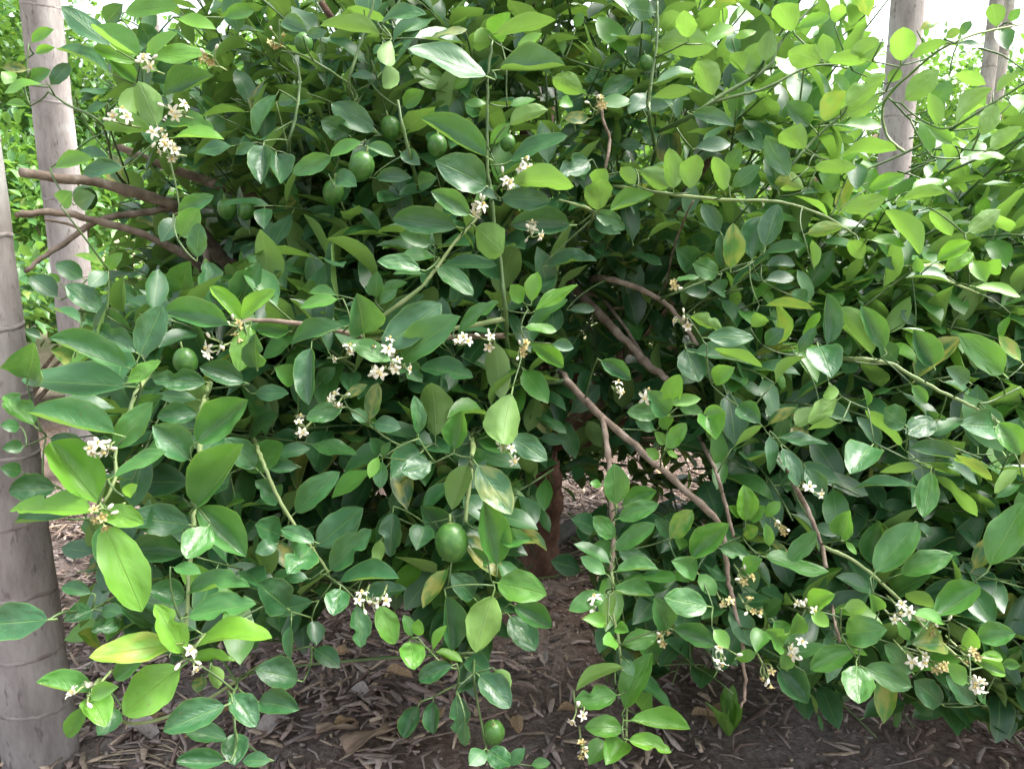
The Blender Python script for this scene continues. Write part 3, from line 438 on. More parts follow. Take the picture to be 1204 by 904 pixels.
# --- measured leaves
hero = []
for (ti, tj), txt in LEAVES.items():
    for rec in txt.replace('\n', ';').split(';'):
        f = rec.split(); und = f[6].endswith('u'); vals = [float(x.rstrip('u')) for x in f]
        bxp, byp, txp, typ = (ti * 300 + vals[0] / 4.0133, tj * 225 + vals[1] / 4.0133, ti * 300 + vals[2] / 4.0133, tj * 225 + vals[3] / 4.0133)
        w = vals[4] / 4.0133; lay = vals[6]
        cxp, cyp = (bxp + txp) / 2, (byp + typ) / 2
        zc = float(depth(cxp, cyp)) + lay * .09 + rng.uniform(-.03, .03)
        Bp = at(bxp, byp, zc); wm = w * zc / FPX; Lp = math.hypot(txp - bxp, typ - byp) * zc / FPX
        if wm > Lp * .60:
            L0 = wm * rng.uniform(1.65, 1.85); dz = -math.sqrt(max(L0 * L0 - Lp * Lp, 0)) * .8
        else: dz = rng.uniform(-.42, .22) * Lp
        Tp = at(txp, typ, zc + dz); ax = Tp - Bp; L = np.linalg.norm(ax); ax /= L
        Vw = unit(C - (Bp + Tp) / 2); S = unit(np.cross(ax, Vw)); N0 = np.cross(S, ax)
        Wr = max(wm * 1.04, L * rng.uniform(.40, .50)); Wr = min(Wr, L * .72)
        th = math.acos(min(1, wm / Wr)); th = max(th, rng.uniform(.05, .3))
        cand = [N0 * math.cos(th) + S * math.sin(th) * s for s in (1, -1)]
        vis = max(cand, key=lambda v_: v_[2] * (-1 if und else 1))
        top = -vis if und else vis
        tone = np.clip(vals[5] / 100 + rng.uniform(-.05, .05), 0, 1)
        hero.append(dict(b=Bp, ax=ax, n=top, L=L, W=Wr, tone=tone, rnd=rng.random(), dry=(rng.uniform(.2, .7) if rng.random() < .05 else 0.), area=w * math.hypot(txp - bxp, typ - byp) / (1 + .25 * lay), node=Bp - ax * L * .13))
# fine twigs that carry every measured leaf back to the nearest branch, nearest first
tw = Tubes(); A = [np.array(p_) for p_ in skel_p]; S_P = np.array(A); pend = list(range(len(hero)))
nodes = np.array([h['node'] for h in hero])
dist = np.array([np.linalg.norm(S_P - n_, axis=1).min() for n_ in nodes])
done = np.zeros(len(hero), bool)
for _ in range(len(hero)):
    k = int(np.argmin(np.where(done, 1e9, dist))); done[k] = True; nd = nodes[k]
    dd = np.linalg.norm(S_P - nd, axis=1); zq = (S_P - C) @ F; dd2 = dd + np.maximum(0, ((nd - C) @ F) - zq) * 1.5
    g = int(np.argmin(dd2)); a = S_P[g]; d0 = np.linalg.norm(a - nd)
    if d0 < .004: continue
    ctrl = (a + nd) / 2 - hero[k]['ax'] * .10 * d0 + rng.normal(0, .04, 3) * d0
    t = np.linspace(0, 1, max(3, min(9, int(d0 / .015) + 2)))[:, None]
    cv = (1 - t) ** 2 * a + 2 * t * (1 - t) * ctrl + t ** 2 * nd
    tw.add(cv, np.linspace(min(.0012 + d0 * .006, .0028), .0011, len(t)), 5)
    S_P = np.vstack([S_P, cv[1:]])
    rest = ~done
    if rest.any():
        dn = np.min(np.linalg.norm(nodes[rest][:, None] - cv[None, 1:], axis=2), axis=1); dist[rest] = np.minimum(dist[rest], dn)
tag(link('fine_twigs', tw.mesh('fine_twigs', M_SHOOT), bush), kind='stuff')
hero.sort(key=lambda h: -h['area'])
leaf_me = [mesh_np('leaf', V, Tr, M_LEAF, UVs) for V, Tr, UVs in HERO]
def leaf_matrix(h):
    ax = h['ax']; n_ = unit(h['n'] - (h['n'] @ ax) * ax); x = np.cross(ax, n_)
    return Matrix(((x[0] * h['W'], ax[0] * h['L'], n_[0] * h['W'], h['b'][0]), (x[1] * h['W'], ax[1] * h['L'], n_[1] * h['W'], h['b'][1]), (x[2] * h['W'], ax[2] * h['L'], n_[2] * h['W'], h['b'][2]), (0, 0, 0, 1)))
inv = Matrix.Translation(-bush.location)
for h in hero[:300]:
    o = bpy.data.objects.new('leaf', random.choice(leaf_me)); COL.objects.link(o); o.parent = bush
    o.matrix_parent_inverse = inv; o.matrix_basis = leaf_matrix(h); o.color = (h['tone'], h['rnd'], h['dry'], 1)
bag = LeafBag()
rest = hero[300:]
st = lambda key: np.array([h[key] for h in rest])
bag.add_many(FILL, st('b'), st('ax'), st('n'), st('L'), st('W'), st('tone'), st('rnd'), st('dry'))

# --- the rest of the crown: leafy twigs through the bush's volume behind its measured front
HEM = np.array([(-200, 700), (0, 690), (100, 800), (250, 800), (330, 735), (470, 720), (520, 800), (570, 840), (600, 720), (640, 600), (690, 640), (715, 820), (760, 830), (800, 780), (870, 780), (950, 850), (1100, 870), (1204, 880), (1500, 880)], float)
def inside(P):
    px, py, z = proj(P); x, y, zz = P[:, 0], P[:, 1], P[:, 2]
    rx = np.where(x < .15, 1.15, 1.85)
    e = np.sqrt(((x - .15) / rx) ** 2 + ((y - 2.05) / 1.25) ** 2 + (np.where(zz > .95, (zz - .95) / .95, (zz - .95) / .95)) ** 2)
    dz = z - depth(px, py)
    core = (e < 1.0) & ((e > .45) | (y > 2.3)) & (dz > .11)
    low = np.where(y > 2.35, .10, np.where(np.abs(x - .12) < .45, .55, .34)) + .08 * np.sin(3.1 * x + 2) * np.sin(2.3 * y)
    core &= zz > low
    skirt = (dz > .07) & (dz < .55) & (py < np.interp(px, HEM[:, 0], HEM[:, 1]) - 60 * dz) & (py > 250) & (zz > .08) & (x > -1.0)
    ok = core | skirt
    ok &= ~((px > 652) & (px < 812) & (py > 345) & (py < 600) & (z < 1.55)); ok &= ~((px > 700) & (px < 830) & (py > 530) & (py < 610) & (z < 2.6))                 # bare heart of the bush round the trunk and forks
    ok &= ~((x > .55) & (zz > 1.46 + .25 * np.maximum(0, 1.25 - x)))                        # crown drops to the right
    ok &= ~((px > 1022) & (px < 1092) & (py < 225)); ok &= ~((px > 1085) & (py < 150) & (np.sin(x * 37.) * np.sin(zz * 29.) > -.1))
    ok &= ~((px < 100) & (z < 1.8)); ok &= ~((px < 275) & (py > 195) & (py < 330) & (z < 1.75))
    ok &= ~((px < 135) & (py < 330) & (z < 3))                                              # open to the left beside the palm
    return ok
def grow(nt):
    P = np.stack([rng.uniform(-1.1, 2.0, nt), rng.uniform(.75, 3.3, nt), rng.uniform(.05, 1.9, nt)], -1)
    P = P[inside(P)]; z = proj(P)[2]
    return P[rng.random(len(P)) < np.where(z < 1.5, 1.3, np.where(z < 2.0, .85, .38)) * np.where(P[:, 2] > 1.36, .42, 1.) * np.where((P[:, 0] < -.2) & (P[:, 2] < .75), .6, 1.)]
fill_tw = Tubes(); tw_lines = []; own = []
P0 = grow(19000)[:3500]; print('twigs', len(P0))
bb, aa, nn, LL, WW, tt = [], [], [], [], [], []
center = np.array([bx, by, .75])
for s0 in P0:
    dirv = unit(unit(s0 - center) + np.array([0, 0, .35]) + rng.normal(0, .35, 3)); Lt = rng.uniform(.2, .36); k = int(Lt / .027)
    t = np.linspace(0, 1, 8)[:, None]; bend = np.array([0, 0, -1.]) * .12 * rng.uniform(-.3, 1)
    line = s0 + dirv * (t - .5) * Lt + bend * t * t
    if not inside(line[-1:])[0] and rng.random() < .6: continue
    tw_lines.append(line)
    young = rng.random() < .16; ph = rng.uniform(0, 6.28)
    sx = unit(np.cross(dirv, [0.13, .2, .97])); sy = np.cross(dirv, sx)
    for q in range(k):
        u_ = .08 + .92 * q / k; pos = s0 + dirv * (u_ - .5) * Lt + bend * u_ * u_
        an = ph + q * 2.4; side = math.cos(an) * sx + math.sin(an) * sy
        ax = unit(side * 1.0 + dirv * rng.uniform(.35, .9) + np.array([0, 0, rng.uniform(-.45, .2)]))
        up = np.array([0, 0, 1.]) * 1.2 + dirv * .3 + rng.normal(0, .35, 3)
        L_ = rng.uniform(.062, .104) * (.8 if u_ > .9 else 1)
        own.append(len(tw_lines) - 1); bb.append(pos + ax * L_ * .12); aa.append(ax); nn.append(up); LL.append(L_); WW.append(L_ * rng.uniform(.40, .54))
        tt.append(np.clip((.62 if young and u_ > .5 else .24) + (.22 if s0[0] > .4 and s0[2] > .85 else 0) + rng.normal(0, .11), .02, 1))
bb, aa, nn, LL, WW, tt = map(np.array, (bb, aa, nn, LL, WW, tt))
keep = inside(bb + aa * LL[:, None] * .6)
px_, py_, z_ = proj(bb + aa * LL[:, None]); keep &= ~((z_ < depth(px_, py_) + .05) & (px_ > -150) & (px_ < 1350))
own = np.array(own)
for k, line in enumerate(tw_lines):                      # a twig is as long as its leaves reach
    mine = keep[own == k]
    if mine.sum() < 3: keep[own == k] = False; continue
    idx = np.nonzero(mine)[0]; e0 = int(7 * idx[0] / len(mine)); e1 = min(8, int(math.ceil(7 * (idx[-1] + 1) / len(mine))) + 1)
    if e1 - e0 >= 2: fill_tw.add(line[e0:e1], np.linspace(.0026, .0010, 8)[e0:e1], 4)
bb, aa, nn, LL, WW, tt = (q_[keep] for q_ in (bb, aa, nn, LL, WW, tt))
N = len(bb); print('fill leaves', N)
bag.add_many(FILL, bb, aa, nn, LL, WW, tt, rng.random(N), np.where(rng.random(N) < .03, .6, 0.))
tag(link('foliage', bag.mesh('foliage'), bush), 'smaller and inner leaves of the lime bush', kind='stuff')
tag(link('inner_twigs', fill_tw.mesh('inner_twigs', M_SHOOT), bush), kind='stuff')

# --- limes
def lime_mesh():
    seg, ring = 20, 13; V = []; Tr = []
    for a in range(ring):
        th = math.pi * a / (ring - 1); z = math.cos(th); r_ = math.sin(th) ** .96
        z *= 1.04; z += -.10 * max(0, -math.cos(th)) ** 18 + .0
        if a == 0: z -= .03
        for b in range(seg): an = 2 * math.pi * b / seg; V.append((r_ * math.cos(an), r_ * math.sin(an), z))
    for a in range(ring - 1):
        for b in range(seg):
            c_ = (b + 1) % seg; k = a * seg + b; kk = a * seg + c_; Tr += [(k, k + seg, kk + seg), (k, kk + seg, kk)]
    return mesh_np('lime', V, Tr, M_LIME)
def calyx_mesh():
    t = Tubes(); t.add([(0, 0, .95), (0.02, 0, 1.15), (.06, .02, 1.5)], [.11, .08, .07], 6)
    V = list(np.concatenate(t.V)); Tr = list(np.concatenate(t.T)); k = len(V)
    V.append((0, 0, 1.06))
    for b in range(10):
        an = b * math.pi / 5; r_ = .30 if b % 2 == 0 else .16; V.append((r_ * math.cos(an), r_ * math.sin(an), 1.035 - .06 * r_))
    for b in range(10): Tr.append((k, k + 1 + b, k + 1 + (b + 1) % 10))
    return mesh_np('calyx', np.array(V), np.array(Tr), M_CALYX)
LM, CM = lime_mesh(), calyx_mesh()
for x, y, r_, dd in [(531, 637, 20, 0), (425, 196, 15, .08), (392, 226, 13, .15), (267, 246, 11, .25), (290, 248, 10, .25), (580, 861, 14, .06), (218, 425, 14, .06), (357, 51, 11, .06), (514, 171, 12, .08), (597, 168, 9, .08), (760, 74, 8, .1), (100, 232, 13, .3), (459, 150, 12, .14)]:
    zc = float(depth(x, y)) + dd; o = link('lime', LM, bush); rr = r_ * zc / FPX
    o.location = at(x, y, zc); o.scale = (rr * rng.uniform(.94, 1.0), rr, rr * rng.uniform(1.02, 1.14)); o.rotation_euler = (rng.uniform(-.4, .4), rng.uniform(-.4, .4), rng.uniform(0, 6))
    c_ = bpy.data.objects.new('calyx', CM); COL.objects.link(c_); c_.parent = o
# --- blossom
def flower_mesh(mat, openness):
    V = []; Tr = []; U_ = []
    for k in range(5):
        an = k * 2 * math.pi / 5 + rng.uniform(-.15, .15); ca, sa = math.cos(an), math.sin(an)
        for a in range(5):
            t = a / 4; w = .20 * math.sin(math.pi * (t * .85 + .12)) ** .8 + .02; r_ = .10 + t * (.55 + .4 * openness) ; z = .55 * math.sin(t * 1.9) * (1.25 - openness) - .30 * openness * t * t
            for s in (-1, 0, 1): V.append((r_ * ca - s * w * sa, r_ * sa + s * w * ca, z + .06 * abs(s)))
        b0 = k * 15
        for a in range(4):
            for s in range(2): q = b0 + a * 3 + s; Tr += [(q, q + 1, q + 4), (q, q + 4, q + 3)]
    return mesh_np('flower', np.array(V), np.array(Tr), mat)
def stamen_mesh():
    t = Tubes()
    for k in range(9): an = k * .7; t.add([(0, 0, 0), (.10 * math.cos(an), .10 * math.sin(an), .30), (.17 * math.cos(an), .17 * math.sin(an), .52)], [.03, .025, .05], 4)
    t.add([(0, 0, 0), (0, 0, .4), (0, 0, .62)], [.06, .05, .09], 5); return t.mesh('stamen', M_STAMEN)
def bud_mesh():
    t = Tubes(); t.add([(0, 0, 0), (0, 0, .15), (0, 0, .4), (0, 0, .7), (0, 0, .82)], [.06, .15, .21, .16, .03], 8); return t.mesh('bud', M_PETAL)
FW = [flower_mesh(M_PETAL, o_) for o_ in (.35, .7, 1.0)]; FF = [flower_mesh(M_FADED, .2), flower_mesh(M_FADED, .6)]; SM = stamen_mesh(); BM = bud_mesh()
BL = '''172 75 3 0;199 176 6 0;207 130 3 0;142 141 3 0;186 161 3 0;592 217 4 0;616 201 4 0;564 246 3 0;625 274 3 0;252 407 3 0;275 386 4 1;402 421 3 0;454 413 4 0;469 433 4 0;446 436 4 0;540 405 3 0;400 467 3 0;353 505 3 0;115 526 5 0;117 608 4 1;217 772 4 0;97 821 2 0;425 707 3 0;447 707 2 0;950 577 2 0;922 620 3 1;947 717 3 0;937 766 3 0;1067 720 3 0;1107 741 3 1;1152 806 4 0;1104 785 4 1;1075 775 3 0;852 769 4 0;882 717 4 1;877 681 3 1;784 753 3 1;854 713 2 1;702 712 2 0;678 837 2 0;685 881 3 1;706 125 4 1;322 43 4 1;249 70 4 1;795 340 2 1;760 467 2 0;725 460 2 0;594 533 3 0;612 412 4 1;575 400 2 0;806 380 2 0;1140 770 3 1;905 790 3 1;1057 730 2 0'''
for rec in BL.split(';'):
    x, y, k, fd = (float(v_) for v_ in rec.split()); zc = float(depth(x, y)) - .012; p0 = at(x, y, zc)
    cl = Tubes(); e = link('flower_cluster', None, bush) if False else None
    heads = []
    for q in range(int(k) + 2):
        d_ = unit(rng.normal(0, 1, 3) + (C - p0) * .8 + np.array([0, 0, .25])); heads.append((p0 + d_ * rng.uniform(.006, .019), d_))
    back = p0 + np.array([0, .03, -.005])
    for hp, d_ in heads: cl.add(smooth_line([back, (back + hp) / 2 + rng.normal(0, .003, 3), hp], 3), .0011, 4)
    cl.add([back, back + np.array([0, .03, .0])], .0016, 5)
    co = link('flower_cluster', cl.mesh('flower_cluster', M_SHOOT2), bush)
    for q, (hp, d_) in enumerate(heads):
        rot = Vector(d_).to_track_quat('Z', 'Y').to_matrix().to_4x4() @ Matrix.Rotation(rng.uniform(0, 6), 4, 'Z')
        bud = q >= int(k); me_ = BM if bud else (random.choice(FF) if fd else random.choice(FW))
        s_ = rng.uniform(.009, .012) if bud else rng.uniform(.0085, .0125) * (.8 if fd else 1)
        for name, mm in ((('bud', BM),) if bud else (('flower', me_), ('stamen', SM))):
            o = bpy.data.objects.new(name, mm); COL.objects.link(o); o.parent = co
            o.matrix_basis = Matrix.Translation(hp) @ rot @ Matrix.Scale(s_, 4)

# ------------------------------------------------------------------ palms
m, n, l = new_mat('palm_bark'); B = NB(n, l); tc = n.new('ShaderNodeTexCoord'); v = tc.outputs['Object']
mp = n.new('ShaderNodeMapping'); mp.inputs['Scale'].default_value = (1, 1, .35); l.new(v, mp.inputs[0])
f1 = B.noise(9, 6, mp.outputs[0], .65); f2 = B.noise(70, 4, mp.outputs[0]); f3 = B.noise(4, 3, v)
c1 = B.ramp(f1, [(.3, (.155, .135, .125)), (.5, (.29, .26, .245)), (.7, (.41, .385, .365))])
c1 = B.mix(B.map(f2, .60, .70, 0., .75), c1, (.10, .08, .075, 1))
c1 = B.mix(B.map(f3, .58, .68, 0., .45), c1, (.46, .50, .47, 1))
p = n.new('ShaderNodeBsdfPrincipled'); l.new(c1, p.inputs['Base Color']); p.inputs['Roughness'].default_value = .9; p.inputs['Specular IOR Level'].default_value = .2
l.new(B.bump(B.math('ADD', f2, f1), .5, .006), p.inputs['Normal']); o_ = n.new('ShaderNodeOutputMaterial'); l.new(p.outputs[0], o_.inputs[0]); M_PALM = m
M_SCAR = simple_mat('leaf_scar_ring', [(.35, (.17, .14, .13)), (.7, (.34, .31, .29))], 25, .9, .4, .003)
M_FROND = leaf_material('palm_frond', False, .3)
def palm_frond_mesh(seed):
    r = np.random.default_rng(seed); t = np.linspace(0, 1, 24); Lr = 1.7
    rach = np.stack([Lr * t * (1 - .12 * t), 0 * t, .55 * t - .95 * t ** 2.2], -1)
    bb, aa, nn, LL, WW = [], [], [], [], []
    for k in range(3, 24):
        for s in (-1, 1):
            d_ = unit(np.gradient(rach, axis=0)[k]); ax = unit(np.array([0, s * 1.0, -.35]) + d_ * .6 + r.normal(0, .06, 3))
            bb.append(rach[k]); aa.append(ax); nn.append([0, 0, 1.]); LL.append(.55 * math.sin(math.pi * (.15 + .8 * t[k]))); WW.append(.045)
    b_ = LeafBag(); q = [np.array(z_, float) for z_ in (bb, aa, nn, LL, WW)]; K = len(bb)
    b_.add_many([FAR[0]], *q, np.full(K, .35), r.random(K), np.zeros(K)); me = b_.mesh('frond', M_FROND); return me
FRM = [palm_frond_mesh(s_) for s_ in (1, 2)]
def palm(x, y, r0, label, height, lean=(0, 0), ring=.14, group='slender palms around the garden', crown=True, detail=True):
    base = (x, y, 0 if y > 4 else gz(x, y)); e = empty('palm_tree', base, label, 'palm', group)
    zs = np.arange(-.1, height, .035 if detail else .12); pts = np.stack([x + lean[0] * zs, y + lean[1] * zs, zs + base[2]], -1)
    rad = r0 * (1 - .10 * np.clip(zs / height, 0, 1)) * (1 + .08 * np.exp(-np.clip(zs, 0, 9) / .22)) + rng.normal(0, .0006, len(zs))
    t = Tubes(); t.add(pts, rad, 28 if detail else 14, .006 if detail else 0); link('trunk', t.mesh('trunk', M_PALM), e)
    z = .10 + rng.uniform(0, .06)
    zmax = min(height, 3.2)
    while z < zmax:
        rr = float(np.interp(z, zs, rad)); tr = Tubes(); a = np.linspace(0, 2 * np.pi, 29); tilt = rng.normal(0, .06, 2)
        cpt = np.array([x + lean[0] * z, y + lean[1] * z, z + base[2]])
        # a raised scar all the way round, as thin as a finger nail, slightly tilted
        for_h = .0045 if detail else .010
        prof = [(-for_h, .0), (-for_h * .4, .0016), (for_h * .5, .0013), (for_h, .0)]
        V = []; Tr = []
        for an in a[:-1]:
            hh = tilt[0] * rr * math.cos(an) + tilt[1] * rr * math.sin(an) + rng.normal(0, .0012)
            for dz_, dr in prof: V.append((cpt[0] + (rr * .996 + dr) * math.cos(an), cpt[1] + (rr * .996 + dr) * math.sin(an), cpt[2] + dz_ + hh))
        for b in range(28):
            for c_ in range(3): k = b * 4 + c_; kk = ((b + 1) % 28) * 4 + c_; Tr += [(k, kk, kk + 1), (k, kk + 1, k + 1)]
        link('leaf_scar', mesh_np('leaf_scar', np.array(V), np.array(Tr), M_SCAR), e)
        z += ring * rng.uniform(.8, 1.25)
    if crown:
        topp = (x + lean[0] * height, y + lean[1] * height, base[2] + height - .1)
        for k in range(9):
            o = link('frond', FRM[k % 2], e); o.location = topp; o.rotation_euler = (0, rng.uniform(-.5, .25), k * 2 * math.pi / 9 + rng.uniform(-.2, .2))
    return e
pb = ground_at(49, 884)
palm(pb[0], pb[1], .066, 'thick grey ringed palm trunk with a dark lime leaf hanging across it', 4.6, (.004, 0), .14)
palm(-1.83, 3.3, .075, 'pale grey palm trunk behind the crossing bare brown branches', 5.2, (0, 0), .30)
palm(1.755, 3.72, .072, 'pale pinkish palm trunk rising behind yellow green lime shoots', 5.2, (-.012, 0), .28)
palm(-2.02, 7.4, .075, 'thin pale distant palm trunk behind a dark lime fruit', 5.5, detail=False, ring=.35)
palm(-3.75, 8.8, .075, 'thin distant palm trunk behind a blossom spray', 5.5, detail=False, ring=.35)
palm(4.9, 8.6, .075, 'slim far palm trunk beside the pale pinkish palm', 5.5, detail=False, ring=.35)
palm(5.6, 9.6, .075, 'far palm trunk with yellowed hanging fronds at the garden edge', 5.5, detail=False, ring=.35)
palm(.35, 10.5, .08, 'far palm trunk glimpsed over the top of the lime bush', 5.5, detail=False, ring=.35)

# ------------------------------------------------------------------ shrubs and trees behind
def shrub_mesh(seed, n_, rx, ry, h, tone, ls=1.0):
    r = np.random.default_rng(seed); cl = unit(r.normal(0, 1, (26, 3))); cl[:, 2] = np.abs(cl[:, 2]) * .95
    c0 = cl * np.array([rx, ry, h * .55]) * r.uniform(.55, .95, (26, 1)) + np.array([0, 0, h * .42])
    k = r.integers(0, 26, n_); P = c0[k] + unit(r.normal(0, 1, (n_, 3))) * (r.random((n_, 1)) ** .45) * np.array([rx, ry, h * .5]) * .36
    P[:, 2] = np.maximum(P[:, 2], .03); out = unit(P - c0[k] + 1e-4); ax = unit(out * .8 + r.normal(0, .6, (n_, 3)) + np.array([0, 0, -.15]))
    L = r.uniform(.06, .10, n_) * ls; b_ = LeafBag()
    b_.add_many(FAR, P, ax, out * .5 + np.array([0, 0, 1.]) + r.normal(0, .3, (n_, 3)), L, L * .5, np.clip(tone + r.normal(0, .14, n_), .05, 1), r.random(n_), np.where(r.random(n_) < .02, .6, 0.))
    t = Tubes()
    for q in range(9): t.add(smooth_line([(0, 0, -.03), tuple(c0[q] * .4 + np.array([0, 0, .05])), tuple(c0[q])], 4), np.linspace(.018, .004, 9), 5)
    return b_.mesh('crown'), t.mesh('stem', M_BARK)
SHR = [shrub_mesh(71, 4200, .85, .8, 1.25, .55), shrub_mesh(72, 4200, 1.0, .8, 1.0, .45), shrub_mesh(73, 5200, 1.0, 1.0, 1.7, .6), shrub_mesh(74, 9000, 2.2, 1.8, 4.4, .5, 1.5), shrub_mesh(75, 8000, 2.4, 1.8, 3.4, .6, 1.5)]
for k, (x, y, s, kind, lab) in enumerate([(-2.75, 4.2, 1.0, 1, 'low green shrub behind the near grey palm trunk'), (-1.55, 5.2, 1.0, 0, 'bright green shrub behind the crossing bare branches'),
        (-3.6, 6.4, 1.1, 2, 'tall light green shrub beyond the pale grey palm'), (-.4, 6.4, 1.1, 2, 'tall light green shrub behind the middle of the lime bush'), (1.5, 6.3, 1.0, 0, 'round green shrub behind the pale pinkish palm'),
        (2.75, 4.6, .8, 1, 'low green shrub beyond the yellow green lime shoots'), (3.9, 6.8, .9, 1, 'low spreading shrub at the sunny garden edge'), (-5.6, 8.2, 1.3, 2, 'large far shrub behind the slim palm trunks'), (-2.6, 9.4, 1.4, 2, 'large far shrub behind the distant palm'), (1.6, 9.6, 1.3, 2, 'large far shrub seen over the lime bush')]):
    e = empty('garden_shrub', (x, y, 0), lab, 'shrub', 'shrubs behind the lime bush'); e.scale = (s,) * 3; e.rotation_euler.z = k * 1.7
    for nm, me_ in zip(('crown', 'stem'), SHR[kind]): o = bpy.data.objects.new(nm, me_); COL.objects.link(o); o.parent = e

for k, (x, y, s, kind, lab) in enumerate([(-6.6, 9.6, 1.0, 3, 'tall leafy tree far behind the near grey palm trunk'), (-4.4, 11.5, 1.1, 4, 'broad far tree beyond the pale grey palm'), (-1.4, 12.0, 1.1, 3, 'far tree showing over the middle of the lime bush'), (2.4, 12.5, 1.1, 4, 'far tree to the side of the garden palms'), (6.4, 11.6, 1.05, 4, 'broad low far tree behind the slim far palms'), (9.4, 12.5, .9, 3, 'far leafy tree at the pale garden edge')]):
    e = empty('garden_tree', (x, y, 0), lab, 'tree', 'trees far behind the lime bush'); e.scale = (s,) * 3; e.rotation_euler.z = k * 2.1 + .4
    for nm, me_ in zip(('crown', 'trunk'), SHR[kind]): o = bpy.data.objects.new(nm, me_); COL.objects.link(o); o.parent = e
# ------------------------------------------------------------------ litter on the soil
M_CHIP = tint_mat('wood_chip')
def chip_arrays(n_, r, lx, wx, th):
    """slightly bent slivers: 3 cross sections of a flat box"""
    L = r.uniform(*lx, n_); W = r.uniform(*wx, n_); H = r.uniform(*th, n_)
    s = np.array([-1., 0, 1.]); V = np.zeros((n_, 12, 3)); bend = r.normal(0, .10, (n_, 1)) * L[:, None]
    for a in range(3):
        wsc = (.55 + .45 * (a == 1)) * r.uniform(.7, 1.2, n_)
        for b, (yy, zz) in enumerate(((-1, -1), (1, -1), (1, 1), (-1, 1))):
            V[:, a * 4 + b, 0] = s[a] * L / 2; V[:, a * 4 + b, 1] = yy * W / 2 * wsc + (a == 1) * bend[:, 0]; V[:, a * 4 + b, 2] = zz * H / 2 + (a == 1) * np.abs(bend[:, 0]) * .6
    T_ = []
    for a in range(2):
        for b in range(4): c_ = (b + 1) % 4; k, kk = a * 4 + b, a * 4 + c_; T_ += [(k, kk, kk + 4), (k, kk + 4, k + 4)]
    T_ += [(0, 2, 1), (0, 3, 2), (8, 9, 10), (8, 10, 11)]
    return V, np.array(T_), L
def scatter(n_, xr, yr, lx, wx, th, dens, name, label, pal, zup=(.0, .012)):
    x = rng.uniform(*xr, n_); y = rng.uniform(*yr, n_); k = rng.random(n_) < dens(x, y); x, y = x[k], y[k]; n_ = len(x)
    V, T_, L = chip_arrays(n_, rng, lx, wx, th); a = rng.uniform(0, 6.28, n_); tl = rng.normal(0, .22, n_)
    ca, sa = np.cos(a)[:, None], np.sin(a)[:, None]; Z_ = V[..., 2] + V[..., 0] * np.tan(tl)[:, None]
    P = np.stack([V[..., 0] * ca - V[..., 1] * sa + x[:, None], V[..., 0] * sa + V[..., 1] * ca + y[:, None], Z_ + (ground_h(x, y) + .003 + rng.uniform(*zup, n_))[:, None]], -1)
    pal = np.array(pal); c_ = pal[rng.integers(0, len(pal), n_)] * rng.uniform(.65, 1.3, (n_, 1)); c_ = np.concatenate([c_, np.ones((n_, 1))], 1)
    T_all = (T_[None] + (np.arange(n_) * 12)[:, None, None]).reshape(-1, 3)
    return tag(link(name, mesh_np(name, P.reshape(-1, 3), T_all, M_CHIP, tint=np.repeat(c_, 12, 0), smooth=False)), label, None, None, 'stuff')
PAL = [(.22, .150, .120), (.30, .225, .190), (.15, .100, .080), (.38, .305, .265), (.25, .19, .17), (.42, .32, .23)]
def dens_main(x, y):
    d = .30 + .65 * np.exp(-(((x + .42) / .42) ** 2 + ((y - 1.75) / .5) ** 2)) + .5 * np.exp(-(((x - .42) / .3) ** 2 + ((y - 2.75) / .4) ** 2)) + .5 * (x < -.75)
    return np.clip(d - .25 * np.exp(-(((x - .1) / .25) ** 2 + ((y - 1.9) / .35) ** 2)), .06, 1)
scatter(17000, (-1.7, 1.9), (1.15, 4.0), (.018, .085), (.004, .016), (.0015, .004), dens_main, 'wood_chips', 'brown shredded wood chips and bark mulch on the soil', PAL, (0, .016))
scatter(9000, (-1.7, 1.9), (1.15, 4.0), (.006, .018), (.003, .009), (.002, .006), lambda x, y: np.full(len(x), .8), 'soil_crumbs', 'small crumbs of soil and bark under the lime bush', PAL + [(.30, .27, .24)], (0, .004))
